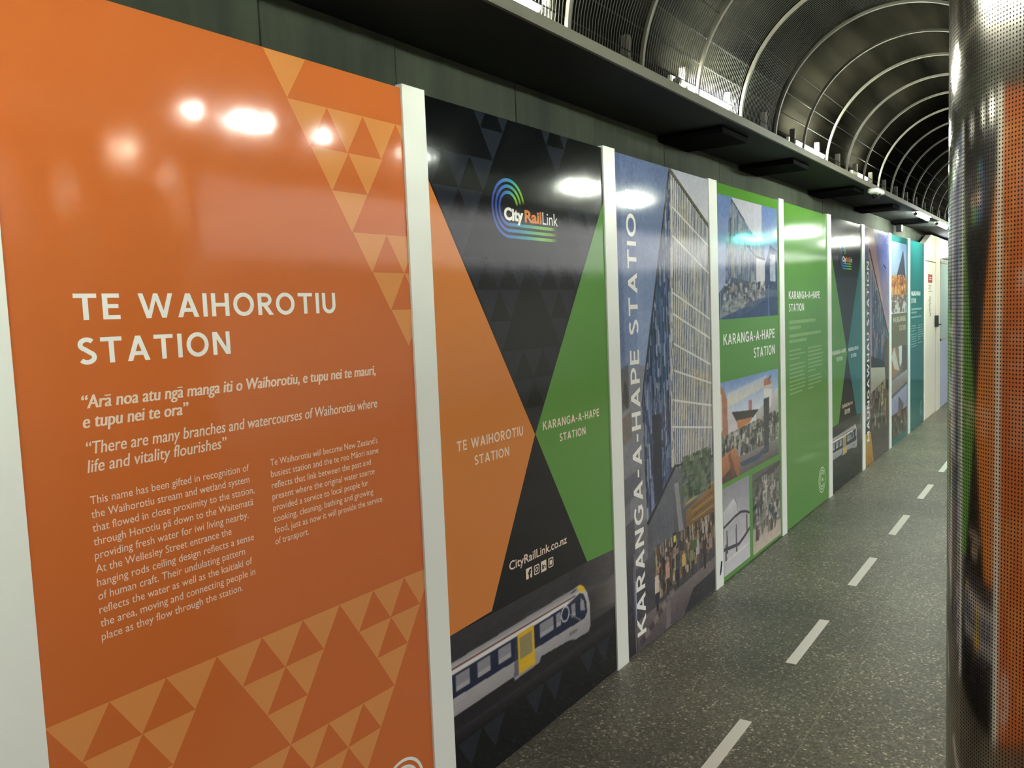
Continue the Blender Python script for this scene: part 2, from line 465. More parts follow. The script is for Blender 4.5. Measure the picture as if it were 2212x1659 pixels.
def words(name, parent, s, x0, x1, zb, cap, m, bold=0.0, shear=0.0, lay=2, space=1.0, vertical=False, strike=0.0):
    plain = s.replace('\u0101', 'a')
    co, fs = text_geo(plain, bold, shear, space)
    lo, hi = capheight(bold)
    for i, ch in enumerate(s):          # macrons over the long vowels
        if ch != '\u0101': continue
        r_ = text_geo(plain[:i + 1], bold, shear, space)[0][:, 0].max(); wa = np.ptp(text_geo('a', bold)[0][:, 0])
        xh = text_geo('x', bold)[0][:, 1].max(); y0 = xh + .10; y1 = y0 + .06 + 2 * max(bold, 0)
        n0 = len(co); q = [(r_ - wa * .92, y0), (r_ - wa * .08, y0), (r_ - wa * .08, y1), (r_ - wa * .92, y1)]
        co = np.vstack([co, [(x_ + shear * (y_ - xh), y_, 0) for x_, y_ in q]]); fs = fs + [(n0, n0 + 1, n0 + 2, n0 + 3)]
    a, b = co[:, 0].min(), co[:, 0].max()
    u = (co[:, 0] - a) / (b - a); v = (co[:, 1] - lo) / (hi - lo)
    if vertical:   # reads upwards; x0..x1 is the vertical span, zb the right hand edge, cap the letter height
        X = zb - v * cap; Z = x0 + u * (x1 - x0)
    else:
        X = x0 + u * (x1 - x0); Z = zb + v * cap
    vs = [(X[i], PY - LAY * lay, Z[i]) for i in range(len(X))]
    if strike:
        n = len(vs); f0 = list(fs)
        for k, d in enumerate((-.5, .5)):
            vs += [(a + d * strike, b - .000015 * (k + 1), c) for a, b, c in vs[:n]]
            fs = fs + [tuple(i + n * (k + 1) for i in f) for f in f0]
    o = tint_quad(name, parent, vs, fs, m); o['kind'] = 'stuff'
    return o
def stroke(name, parent, paths, wd, lay=2, m=None):
    """paths: list of [(x,z,(r,g,b))]; flat ribbons with colour along them"""
    vs, fs, cs = [], [], []
    for P in paths:
        for i, (x, z, c) in enumerate(P):
            a = P[max(i - 1, 0)]; b = P[min(i + 1, len(P) - 1)]
            dx, dz = b[0] - a[0], b[1] - a[1]; L = math.hypot(dx, dz); nx, nz = -dz / L, dx / L
            vs += [(x + nx * wd / 2, PY - LAY * lay, z + nz * wd / 2), (x - nx * wd / 2, PY - LAY * lay, z - nz * wd / 2)]
            cc = rgb(*c); cs += [cc, cc]
            if i: k = len(vs) - 4; fs.append((k, k + 1, k + 3, k + 2))
    return tint_quad(name, parent, vs, fs, m or film_vc(), cs)

def ribbon(P, w, closed=False):
    """quads along a centre line"""
    n = len(P); L_, R__ = [], []
    for i in range(n):
        a = P[i - 1] if (i or closed) else P[i]; b = P[(i + 1) % n] if (i < n - 1 or closed) else P[i]
        if a is P[i]: d1 = d2 = (b[0] - P[i][0], b[1] - P[i][1])
        elif b is P[i]: d1 = d2 = (P[i][0] - a[0], P[i][1] - a[1])
        else: d1 = (P[i][0] - a[0], P[i][1] - a[1]); d2 = (b[0] - P[i][0], b[1] - P[i][1])
        u1 = Vector(d1).normalized(); u2 = Vector(d2).normalized(); t = (u1 + u2).normalized(); k = w / 2 / max(.35, t.dot(u1))
        L_.append((P[i][0] - t.y * k, P[i][1] + t.x * k)); R__.append((P[i][0] + t.y * k, P[i][1] - t.x * k))
    return [[R__[i], R__[(i + 1) % n], L_[(i + 1) % n], L_[i]] for i in range(n if closed else n - 1)]
def ell(cx, cy, rx, ry, a0, a1, n=14):
    return [(cx + rx * math.cos(math.radians(a0 + (a1 - a0) * k / n)), cy + ry * math.sin(math.radians(a0 + (a1 - a0) * k / n))) for k in range(n + 1)]
def diag(x0, y0, x1, y1, w):
    """slanting stroke cut off level at the base line and the cap line"""
    dx, dy = x1 - x0, y1 - y0; L_ = math.hypot(dx, dy); h = w / 2 * L_ / abs(dy)
    if y0 > y1: x0, y0, x1, y1 = x1, y1, x0, y0
    return [[(x0 - h, y0), (x0 + h, y0), (x1 + h, y1), (x1 - h, y1)]]
def glyph(ch, w):
    h = w / 2; hw = w * .86; hh = hw / 2       # horizontals a little thinner
    st = lambda x: [[(x - h, 0), (x + h, 0), (x + h, 1), (x - h, 1)]]
    br = lambda x0, x1, y: [[(x0, y - hh), (x1, y - hh), (x1, y + hh), (x0, y + hh)]]
    if ch == 'T': return br(0, .80, 1 - hh) + st(.40), .80
    if ch == 'I': return st(h), w
    if ch == 'E': return st(h) + br(h, .62, hh) + br(h, .57, .51) + br(h, .62, 1 - hh), .63
    if ch == 'H': return st(h) + st(.80 - h) + br(h, .80 - h, .5), .80
    if ch == 'N': return st(h) + st(.82 - h) + diag(h * 1.15, 1, .82 - h * 1.15, 0, w * .95), .82
    if ch == 'M': return st(h) + st(1.00 - h) + diag(h * 1.1, 1, .5, .22, w * .9) + diag(.5, .22, 1.0 - h * 1.1, 1, w * .9), 1.0
    if ch == 'W': return diag(h, 1, .38, 0, w * .95) + diag(.38, 0, .68, 1, w * .85) + diag(.68, 1, .98, 0, w * .85) + diag(.98, 0, 1.36 - h, 1, w * .95), 1.36
    if ch == 'A': return diag(h, 0, .44, 1, w) + diag(.44, 1, .88 - h, 0, w) + br(.20, .68, .30), .88
    if ch == 'K': return st(h) + diag(.16, .42, .70, 1, w) + diag(.36, .56, .76, 0, w), .80
    if ch == 'O': return ribbon(ell(.50, .5, .50 - h, .515 - hh, 0, 350, 35), w * .95, True), 1.0
    if ch == 'U': return ribbon([(h, 1), (h, .39)] + ell(.39, .39, .39 - h, .40 - hh, 180, 360, 16)[1:-1] + [(.78 - h, .39), (.78 - h, 1)], w * .97), .78
    if ch == 'S':
        c = ell(.32, .745, .235, .268 - hh, 35, 248, 16) + ell(.31, .262, .25, .272 - hh, 62, -148, 16)
        return ribbon(c, w * .92), .62
    if ch == 'G': return ribbon(ell(.50, .5, .50 - h, .515 - hh, 48, 300, 26), w * .95) + br(.54, .86, .47) + [[(.86 - w, .06), (.86, .12), (.86, .5), (.86 - w, .5)]], .88
    if ch in 'PR':
        b = .50 if ch == 'P' else .53
        c = [(h, 1 - hh), (.38, 1 - hh)] + ell(.38, (1 - hh + b - hh * .6) / 2 + 0, .24, (1 - hh - b + hh * .6) / 2, 90, -90, 12)[1:] + [(h, b - hh * .6)]
        g = st(h) + ribbon(c, hw * 1.03)
        if ch == 'P': return [q for q in g], .66
        return g + diag(.34, b - hh, .70 - h * .4, 0, w), .72
    if ch == '-': return br(0, .34, .42), .34
    return [], .30
def caps(name, parent, s, x0, x1, zb, cap, m, w=.19, lay=2, vertical=False, gap=.19):
    """capitals of a humanist sans, one mesh per letter, fitted between x0 and x1"""
    G_, x = [], 0
    for ch in s:
        g, wd = glyph(ch, w); G_.append((ch, g, x)); x += wd + gap
    tot = x - gap
    hd = bpy.data.objects.new(name, None); C.objects.link(hd); hd.parent = parent; hd.empty_display_size = .05
    for ch, g, ox in G_:
        if not g: continue
        out = []
        for q in g:
            q = [(ox + a, b) for a, b in q]
            if vertical: q = [(zb - b * cap, x0 + a / tot * (x1 - x0)) for a, b in q]
            else: q = [(x0 + a / tot * (x1 - x0), zb + b * cap) for a, b in q]
            out.append(q)
        o = poly('letter', hd, out, m, lay, True)
    return hd

class Canvas:
    """small raster painter; the picture becomes a grid of coloured faces (printed picture)"""
    def __init__(s, x0, x1, z0, z1, dx=0.005, dz=0.0035):
        s.b = (x0, x1, z0, z1); s.nx = max(2, int(round((x1 - x0) / dx)) + 1); s.nz = max(2, int(round((z1 - z0) / dz)) + 1)
        s.X, s.Z = np.meshgrid(np.linspace(x0, x1, s.nx), np.linspace(z0, z1, s.nz))
        s.c = np.zeros((s.nz, s.nx, 3))
    def mask(s, P):
        m = np.zeros(s.X.shape, bool); n = len(P)
        for i in range(n):
            (xa, za), (xb, zb) = P[i], P[(i + 1) % n]
            if za == zb: continue
            cond = ((za > s.Z) != (zb > s.Z)) & (s.X < (xb - xa) * (s.Z - za) / (zb - za) + xa)
            m ^= cond
        return m
    def fill(s, P, col, a=1.0):
        m = s.mask(P); s.c[m] = s.c[m] * (1 - a) + np.array(col, float) * a; return m
    def grad(s, P, c0, c1, ax=1, a=1.0, lo=None, hi=None):
        m = s.mask(P); V = s.Z if ax == 1 else s.X
        lo = V[m].min() if lo is None and m.any() else lo; hi = V[m].max() if hi is None and m.any() else hi
        if not m.any(): return m
        t = np.clip((V[m] - lo) / max(hi - lo, 1e-6), 0, 1)[:, None]
        s.c[m] = s.c[m] * (1 - a) + (np.array(c0, float) * (1 - t) + np.array(c1, float) * t) * a; return m
    def line(s, x0, z0, x1, z1, wd, col, a=1.0):
        dx, dz = x1 - x0, z1 - z0; L = math.hypot(dx, dz) or 1e-6; nx, nz = -dz / L * wd / 2, dx / L * wd / 2
        s.fill([(x0 + nx, z0 + nz), (x1 + nx, z1 + nz), (x1 - nx, z1 - nz), (x0 - nx, z0 - nz)], col, a)
    def noise(s, sx, sz, amp, m=None, mono=True):
        """smooth value noise with cells sx by sz metres"""
        gx = max(2, int((s.b[1] - s.b[0]) / sx) + 2); gz = max(2, int((s.b[3] - s.b[2]) / sz) + 2)
        ch = 1 if mono else 3
        g = rng.uniform(-1, 1, (gz, gx, ch))
        u = (s.X - s.b[0]) / (s.b[1] - s.b[0]) * (gx - 1.001); v = (s.Z - s.b[2]) / (s.b[3] - s.b[2]) * (gz - 1.001)
        i = u.astype(int); j = v.astype(int); fu = (u - i)[..., None]; fv = (v - j)[..., None]
        N = (g[j, i] * (1 - fu) + g[j, i + 1] * fu) * (1 - fv) + (g[j + 1, i] * (1 - fu) + g[j + 1, i + 1] * fu) * fv
        N = N * amp
        if m is None: s.c += N
        else: s.c[m] += np.broadcast_to(N, s.c.shape)[m]
    def streaks(s, P, n, wx, wz, cols, a=0.8):
        """random small upright dabs inside an outline"""
        m = s.mask(P)
        if not m.any(): return
        x0, x1, z0, z1 = s.X[m].min(), s.X[m].max(), s.Z[m].min(), s.Z[m].max()
        for _ in range(n):
            x = rng.uniform(x0, x1); z = rng.uniform(z0, z1); w_ = rng.uniform(*wx) / 2; h_ = rng.uniform(*wz) / 2
            i0 = int((x - w_ - s.b[0]) / (s.b[1] - s.b[0]) * (s.nx - 1)); i1 = max(i0 + 1, int((x + w_ - s.b[0]) / (s.b[1] - s.b[0]) * (s.nx - 1)) + 1)
            j0 = int((z - h_ - s.b[2]) / (s.b[3] - s.b[2]) * (s.nz - 1)); j1 = max(j0 + 1, int((z + h_ - s.b[2]) / (s.b[3] - s.b[2]) * (s.nz - 1)) + 1)
            i0, i1, j0, j1 = max(i0, 0), min(i1, s.nx), max(j0, 0), min(j1, s.nz)
            if i0 >= i1 or j0 >= j1: continue
            mm = m[j0:j1, i0:i1]; sub = s.c[j0:j1, i0:i1]
            sub[mm] = sub[mm] * (1 - a) + np.array(cols[rng.integers(len(cols))], float) * a
    def soften(s, k=1):
        for _ in range(k):
            p = np.pad(s.c, ((1, 1), (1, 1), (0, 0)), mode='edge')
            s.c = (p[1:-1, 1:-1] * 2 + p[:-2, 1:-1] + p[2:, 1:-1] + p[1:-1, :-2] + p[1:-1, 2:]) / 6
    def build(s, name, parent, lay=1):
        off = origin_of(parent); n = s.nx * s.nz
        co = np.empty((n, 3), np.float32); co[:, 0] = s.X.ravel() - off.x; co[:, 1] = PY - LAY * lay - off.y; co[:, 2] = s.Z.ravel() - off.z
        idx = np.arange(n).reshape(s.nz, s.nx)
        q = np.stack([idx[:-1, :-1], idx[:-1, 1:], idx[1:, 1:], idx[1:, :-1]], -1).reshape(-1, 4)
        me = bpy.data.meshes.new(name); me.vertices.add(n); me.vertices.foreach_set('co', co.ravel())
        me.loops.add(q.size); me.loops.foreach_set('vertex_index', q.ravel().astype(np.int32))
        me.polygons.add(len(q)); me.polygons.foreach_set('loop_start', np.arange(0, q.size, 4, dtype=np.int32))
        me.update(calc_edges=True)
        c = np.clip(s.c, 0, 255) / 255; lin = np.where(c <= .04045, c / 12.92, ((c + .055) / 1.055) ** 2.4)
        a = me.color_attributes.new('ink', 'FLOAT_COLOR', 'POINT')
        a.data.foreach_set('color', np.concatenate([lin.reshape(-1, 3), np.ones((n, 1))], 1).astype(np.float32).ravel())
        me.materials.append(film_vc())
        return link_mesh(name, me, parent)
TOP = 2.305
ORANGE = film('orange_film', 206, 110, 54); PALE = film('pale_orange_film', 222, 146, 82)
ORANGE2 = film('bright_orange_film', 216, 130, 58)
INK = film('charcoal_film', 7, 9, 12); INK2 = film('slate_film', 29, 33, 42)
GREEN = film('green_film', 92, 146, 62); TEAL = film('teal_film', 38, 112, 112)
LETTER = film('white_film', 246, 244, 238); LETTER2 = film('cream_film', 240, 216, 196)
def panel(x0, x1, label, m):
    t = thing('hoarding_panel', label, 'poster', (x0, PY, 0), 'printed hoarding panels')
    obj('board', bx(x0 + .0005, x1 - .0005, PY, PY + .018, 0.006, TOP), m, t)
    return t
def strip(x0, x1, label, extra=0.006):
    bm = bx(x0, x1, PY - .007, PY + .02, 0.0, TOP + extra, bev=.0012)
    o = obj('cover_strip', bm, M_white); tag(o, label, 'strip', 'white strips between the posters')
    return o
strip(-0.4, .768, 'wide white board at the left end of the hoarding, beside the large orange poster')
strip(1.933, 2.038, 'white strip between the large orange poster and the black bow-tie poster', .012)
strip(3.203, 3.311, 'white strip between the black bow-tie poster and the tall building poster', .010)
s3 = strip(4.420, 4.540, 'white strip with a blue pen mark at its foot, after the tall building poster')
strip(5.690, 5.800, 'white strip between the green photo poster and the green text poster', .014)
strip(6.985, 7.100, 'white strip between the green text poster and the far black poster', .008)
strip(8.250, 8.370, 'white strip between the far black poster and the sunset building poster', .010)
strip(9.570, 9.690, 'white strip between the sunset building poster and the teal photo poster')
strip(10.750, 10.870, 'farthest white strip, just before the teal text poster', .010)
bm = bmesh.new()
for a, b in (((4.482, .072), (4.505, .150)), ((4.492, .085), (4.512, .145))):
    d = Vector((b[0] - a[0], 0, b[1] - a[1])).normalized(); nn = Vector((-d.z, 0, d.x)) * .008
    P = [Vector((a[0], PY - .0078, a[1])) - nn, Vector((a[0], PY - .0078, a[1])) + nn, Vector((b[0], PY - .0078, b[1])) + nn, Vector((b[0], PY - .0078, b[1])) - nn]
    bm.faces.new([bm.verts.new(p) for p in P])
obj('pen_mark', bm, mat('blue_pen', rgb(38, 62, 110), .5), s3)

def down(x0, x1, xa, zt, zb, X0, X1, Z1=TOP): return clip_poly([(x0, zt), (x1, zt), (xa, zb)], X0, X1, 0.01, Z1)
# ---- orange poster ------------------------------------------------
P1 = panel(.768, 1.933, 'large orange poster with white station heading and pale triangles, nearest the viewer', ORANGE)
tr = []
W_ = .1372
for (x, zt, zb) in [(1.425, 2.304, 2.195), (1.493, 2.193, 2.081), (1.630, 2.193, 2.081), (1.767, 2.193, 2.081), (1.905, 2.193, 2.081),
                    (1.565, 2.081, 1.972), (1.702, 2.081, 1.972), (1.632, 1.972, 1.862), (1.704, 1.862, 1.751), (1.841, 1.862, 1.751),
                    (1.775, 1.751, 1.641), (1.911, 1.751, 1.641), (1.846, 1.641, 1.531)]:
    tr.append(down(x, x + W_, x + W_ / 2, zt, zb, .7685, 1.9325))
W_ = .1338
rows = {(.8245, .7215): [.769 + W_ * k for k in range(9)],
        (.7215, .6180): [.837, .971, 1.238, 1.372, 1.640, 1.774],
        (.6180, .5090): [.904, 1.305, 1.707],
        (.5090, .4075): [.972, 1.105, 1.239, 1.372, 1.506, 1.640],
        (.4075, .3050): [1.038, 1.172, 1.439, 1.573],
        (.3050, .2020): [1.105, 1.506], (.2020, .1000): [1.172, 1.305, 1.439]}
for (zt, zb), L in rows.items():
    for x in L: tr.append(down(x, x + W_, x + W_ / 2, zt, zb, .7685, 1.9325))
for t in tr:
    if len(t) > 2: poly('printed_triangle', P1, t, PALE)
caps('heading', P1, 'TE WAIHOROTIU', .897, 1.621, 1.6375, .0545, LETTER)
caps('heading', P1, 'STATION', .899, 1.269, 1.546, .0545, LETTER)
words('quotation', P1, '\u201cAr\u0101 noa atu ng\u0101 manga iti o Waihorotiu, e tupu nei te mauri,', .898, 1.763, 1.4545, .0275, LETTER2, shear=.16, strike=.0022)
words('quotation', P1, 'e tupu nei te ora\u201d', .897, 1.143, 1.4145, .0275, LETTER2, shear=.16, strike=.0022)
words('quotation', P1, '\u201cThere are many branches and watercourses of Waihorotiu where', .899, 1.763, 1.3585, .0265, LETTER2, shear=.16, strike=.0008)
words('quotation', P1, 'life and vitality flourishes\u201d', .898, 1.240, 1.3205, .0265, LETTER2, shear=.16, strike=.0008)
bl = ['This name has been gifted in recognition of', 'the Waihorotiu stream and wetland system', 'that flowed in close proximity to the station,',
      'through Horotiu p\u0101 down to the Waitemat\u0101', 'providing fresh water for iwi living nearby.', 'At the Wellesley Street entrance the',
      'hanging rods ceiling design reflects a sense', 'of human craft. Their undulating pattern', 'reflects the water as well as the kaitiaki of',
      'the area, moving and connecting people in', 'place as they flow through the station.']
be = [1.299, 1.298, 1.311, 1.305, 1.288, 1.236, 1.300, 1.271, 1.290, 1.297, 1.257]
for i, (s, e) in enumerate(zip(bl, be)):
    words('paragraph', P1, s, .898, e, 1.2535 - .02925 * i, .0172, LETTER2, bold=.0)
bl = ["Te Waihorotiu will become New Zealand's", 'busiest station and the te reo M\u0101ori name', 'reflects that link between the past and', 'present where the original water source',
      'provided a service to local people for', 'cooking, cleaning, bathing and growing', 'food, just as now it will provide the service', 'of transport.']
be = [1.756, 1.758, 1.724, 1.737, 1.709, 1.727, 1.763, 1.477]
for i, (s, e) in enumerate(zip(bl, be)):
    words('paragraph', P1, s, 1.365, e, 1.2535 - .02925 * i, .0172, LETTER2, bold=.0)
def ring(cx, cz, r, a0=0, a1=360, c=(240, 240, 234), n=48):
    return [(cx + r * math.cos(math.radians(a0 + (a1 - a0) * k / n)), cz + r * math.sin(math.radians(a0 + (a1 - a0) * k / n)), c) for k in range(n + 1)]
def badge(parent, cx, cz, R_=.094, col=(240, 240, 234), lm=None):
    stroke('round_emblem', parent, [ring(cx, cz, R_, 0, 360, col), ring(cx, cz, R_ * .76, 35, 325, col), ring(cx, cz, R_ * .54, 35, 325, col)], R_ * .105)
    words('emblem_lettering', parent, 'CRL', cx - R_ * .3, cx + R_ * .52, cz - R_ * .13, R_ * .27, lm or LETTER, bold=.03)
badge(P1, 1.786, .168)

# ---- black bow-tie posters -----------------------------------------
def bowtie(dx, label, left_m, right_m, left_t, right_t):
    x0, x1 = 2.038 + dx, 3.203 + dx
    X1 = min(x1, 8.250) if dx else x1
    P = panel(x0, X1, label, INK)
    tr = []; w2 = .1365
    T = {(2.363, 2.253): [2.264, 2.40, 2.687, 2.822], (2.253, 2.148): [2.332, 2.757], (2.148, 2.036): [1.993, 2.130, 2.266, 3.10],
         (2.036, 1.926): [2.062, 2.197, 2.886, 3.022], (1.926, 1.812): [2.136, 2.953], (1.812, 1.702): [2.204, 2.334, 2.469, 2.604, 2.742, 2.881],
         (1.702, 1.590): [2.272, 2.404, 2.674, 2.811], (1.590, 1.482): [2.339, 2.742], (1.482, 1.371): [2.409, 2.543, 2.674],
         (1.371, 1.262): [2.475, 2.608], (1.262, 1.158): [2.539], (.185, .085): [2.06, 2.20, 2.47, 2.61, 2.88, 3.02]}
    for (zt, zb), L in T.items():
        for x in L: tr.append(clip_poly([(x + dx, zt), (x + dx + w2, zt), (x + dx + w2 / 2, zb)], x0 + .001, X1 - .001, .01, TOP - .001))
    for t in tr:
        if len(t) > 2: poly('printed_triangle', P, t, INK2)
    L_ = clip_poly([(2.038 + dx, 2.056), (2.603 + dx, 1.158), (2.281 + dx, .575), (2.038 + dx, .566)], x0, X1 - .0005, 0, TOP)
    R_ = clip_poly([(3.203 + dx, 2.075), (2.605 + dx, 1.158), (2.966 + dx, .566), (3.203 + dx, .556)], x0, X1 - .0005, 0, TOP)
    poly('bow_tie_wing', P, L_, left_m, 2); poly('bow_tie_wing', P, R_, right_m, 2)
    # emblem of three nested ribbons
    def col(t):
        st = [(0, (52, 70, 150)), (.35, (62, 105, 190)), (.6, (52, 150, 165)), (.8, (120, 185, 80)), (.93, (120, 170, 50)), (1, (7, 9, 12))]
        for (a, ca), (b, cb) in zip(st[:-1], st[1:]):
            if t <= b: k = (t - a) / (b - a); return tuple(ca[i] + (cb[i] - ca[i]) * k for i in range(3))
        return st[-1][1]
    paths = []
    for r in (.100, .0785, .057):
        cx, cz = 2.486 + dx, 1.992; pp = []
        for k in range(30):
            a = math.radians(10 + 170 * k / 29); pp.append((cx + r * math.cos(a), cz + r * math.sin(a), col(1 - .92 * min(1, k / 26))))
        for k in range(1, 20):
            a = math.radians(180 + 90 * k / 19); pp.append((cx + r * math.cos(a), cz + r * math.sin(a), col(.08 + .35 * k / 19)))
        for k in range(1, 15): pp.append((cx + (2.818 - 2.486) * k / 14, cz - r, col(.43 + .57 * k / 14)))
        paths.append(pp)
    stroke('ribbon_emblem', P, paths, .0115, 2)
    words('wordmark', P, 'City', 2.455 + dx, 2.579 + dx, 1.9495, .046, LETTER, bold=.045, lay=3)
    words('wordmark', P, 'Rail', 2.588 + dx, 2.704 + dx, 1.9495, .0455, ORANGE2, bold=.035, lay=3)
    words('wordmark', P, 'Link', 2.711 + dx, 2.821 + dx, 1.9495, .0455, LETTER, bold=-.004, lay=3)
    for (s, a, b, z, c) in left_t + right_t:
        caps('station_name', P, s, a + dx, b + dx, z, c, LETTER2 if not dx else LETTER, lay=3)
    words('web_address', P, 'CityRailLink.co.nz', 2.399 + dx, 2.807 + dx, .6865, .033, LETTER2, bold=.012, lay=3)
    # four small social media squares
    ic = []; k0 = [(2.505, 2.546), (2.560, 2.597), (2.610, 2.648), (2.662, 2.701)]
    sq = lambda a, b, c, d: [(a + dx, c), (b + dx, c), (b + dx, d), (a + dx, d)]
    ic.append(sq(2.505, 2.546, .622, .663)); ic.append(sq(2.610, 2.648, .620, .662))
    for q in ic: poly('square_icon', P, q, LETTER2, 3)
    words('icon_letter', P, 'f', 2.519 + dx, 2.541 + dx, .622, .034, INK, bold=.05, lay=4)
    words('icon_letter', P, 'in', 2.616 + dx, 2.642 + dx, .630, .021, INK, bold=.03, lay=4)
    wl_ = (235, 215, 195)
    def rsq(cx, cz, h): return [(cx + h * max(-1, min(1, 1.35 * math.cos(t))), cz + h * max(-1, min(1, 1.35 * math.sin(t))), wl_) for t in [2 * math.pi * k / 32 for k in range(33)]]
    for q in (rsq(2.579 + dx, .6415, .0165), ring(2.579 + dx, .6415, .0075, 0, 360, wl_, 20), rsq(2.681 + dx, .641, .0165)): stroke('outline_icon', P, [q], .0045, 3)
    poly('outline_icon', P, [[(2.672 + dx, .632), (2.690 + dx, .632), (2.690 + dx, .650), (2.672 + dx, .650)]], LETTER2, 3)
    # picture of an electric train
    cv = Canvas(x0 + .0005, X1 - .0005, .19, .5655, .004, .0025)
    full = [(x0 - 1, 0), (x1 + 1, 0), (x1 + 1, 3), (x0 - 1, 3)]
    D = lambda P_: [(a + dx, b) for a, b in P_]
    cv.grad(full, (24, 22, 26), (54, 50, 56), 1)
    cv.grad(D([(2.9, .3), (3.3, .3), (3.3, .6), (2.8, .6)]), (40, 38, 40), (92, 88, 90), 0, .8)
    cv.grad(D([(3.0, .42), (3.3, .46), (3.3, .30), (3.0, .34)]), (60, 56, 56), (120, 112, 108), 0, .7)
    cv.grad(D([(2.0, .19), (3.3, .19), (3.3, .245), (2.0, .245)]), (18, 18, 20), (52, 46, 54), 1)
    cv.soften(10)
    cv.fill(D([(2.03, .236), (2.97, .236), (2.99, .256), (2.03, .262)]), (34, 32, 36))
    cv.fill(D([(2.38, .475), (2.60, .478), (2.60, .490), (2.50, .492)]), (62, 60, 62)); cv.fill(D([(2.70, .478), (2.78, .478), (2.78, .494), (2.70, .490)]), (62, 60, 62))
    cv.fill(D([(2.03, .250), (2.40, .262), (2.58, .262), (2.85, .262), (2.90, .25), (2.96, .26), (2.96, .29), (2.03, .30)]), (30, 30, 34))
    body = D([(2.03, .290), (2.398, .288), (2.406, .272), (2.572, .276), (2.588, .296), (2.80, .284), (2.85, .270), (2.96, .266), (2.976, .285), (2.978, .33), (2.975, .385), (2.958, .435), (2.93, .470), (2.90, .486), (2.766, .482), (2.03, .470)])
    cv.grad(body, (150, 146, 150), (205, 200, 196), 1)
    cv.grad(D([(2.03, .455), (2.9, .458), (2.9, .486), (2.03, .474)]), (178, 176, 178), (140, 136, 138), 1)
    cv.fill(D([(2.03, .4485), (2.86, .4485), (2.86, .4535), (2.03, .4545)]), (96, 30, 36))
    cv.fill(D([(2.03, .434), (2.80, .434), (2.80, .447), (2.03, .447)]), (226, 224, 220))
    cv.fill(D([(2.03, .352), (2.925, .333), (2.952, .352), (2.948, .40), (2.925, .44), (2.895, .452), (2.80, .433), (2.03, .432)]), (26, 34, 62))
    for a, b in ((2.064, 2.142), (2.185, 2.259), (2.307, 2.387), (2.584, 2.684), (2.705, 2.740), (2.826, 2.858)):
        cv.fill(D([(a, .368), (b, .368), (b, .424), (a, .424)]), (140, 138, 146)); cv.fill(D([(a, .368), (b, .368), (b, .386), (a, .386)]), (168, 164, 168))
    cv.fill(D([(2.896, .378), (2.936, .366), (2.928, .41), (2.900, .431)]), (150, 148, 156))
    cv.fill(D([(2.433, .284), (2.543, .284), (2.543, .436), (2.433, .436)]), (222, 178, 40))
    cv.fill(D([(2.446, .337), (2.530, .337), (2.530, .420), (2.446, .420)]), (150, 138, 96)); cv.fill(D([(2.40, .284), (2.433, .284), (2.433, .43), (2.418, .43)]), (60, 66, 84), .6)
    cv.fill(D([(2.872, .484), (2.90, .486), (2.93, .470), (2.945, .452), (2.918, .446), (2.89, .462)]), (226, 184, 50))
    cv.fill(D([(2.825, .468), (2.868, .472), (2.868, .477), (2.825, .474)]), (60, 60, 66))
    cv.line(2.80 + dx, .395, 2.90 + dx, .335, .006, (120, 120, 126)); cv.fill(D([(2.80, .30), (2.87, .298), (2.87, .312), (2.80, .314)]), (100, 98, 100), .7)
    for k in range(24):
        a = 2 * math.pi * k / 24; b_ = 2 * math.pi * (k + 1) / 24
        cv.line(2.775 + dx + .03 * math.cos(a), .402 + .03 * math.sin(a), 2.775 + dx + .03 * math.cos(b_), .402 + .03 * math.sin(b_), .008, (196, 198, 206))
    cv.soften(1); cv.noise(.03, .004, 5)
    cv.build('train_picture', P, 1)
    return P
bowtie(0, 'black poster with orange and green bow-tie wings, ribbon emblem and a train', ORANGE2, GREEN,
       [('TE WAIHOROTIU', 2.127, 2.523, 1.167, .034), ('STATION', 2.220, 2.427, 1.1065, .032)],
       [('KARANGA-A-HAPE', 2.660, 3.110, 1.165, .033), ('STATION', 2.780, 2.988, 1.104, .031)])
bowtie(5.062, 'far black poster with green and teal bow-tie wings and a train', GREEN, TEAL,
       [('KARANGA-A-HAPE', 2.085, 2.545, 1.167, .034), ('STATION', 2.220, 2.427, 1.1065, .032)],
       [('MAUNGAWHAU', 2.650, 3.050, 1.165, .033), ('STATION', 2.750, 2.958, 1.104, .031)])

# ---- tall building poster -------------------------------------------
X0, X1 = 3.311, 4.420
P3 = panel(X0, X1, 'tall poster picturing a finned glass building over a crowd, with vertical white lettering', film('grey_blue_film', 110, 116, 132))
cv = Canvas(X0 + .0005, X1 - .0005, .007, TOP - .001, .0031, .0033)
full = [(3, -1), (5, -1), (5, 3), (3, 3)]
cv.grad(full, (150, 166, 200), (104, 120, 160), 1, lo=1.2, hi=2.3)
cv.grad([(3.3, 1.3), (3.37, 1.3), (3.37, 2.31), (3.3, 2.31)], (84, 98, 132), (78, 94, 140), 1, .55)
cv.grad([(3.37, 1.3), (3.50, 1.3), (3.50, 2.31), (3.37, 2.31)], (110, 124, 156), (96, 112, 156), 1, .4)
cv.grad([(3.911, 2.31), (4.43, 2.31), (4.43, 2.0), (4.3, 2.0)], (206, 206, 216), (186, 188, 204), 1)
cv.soften(8); cv.noise(.18, .22, 8)
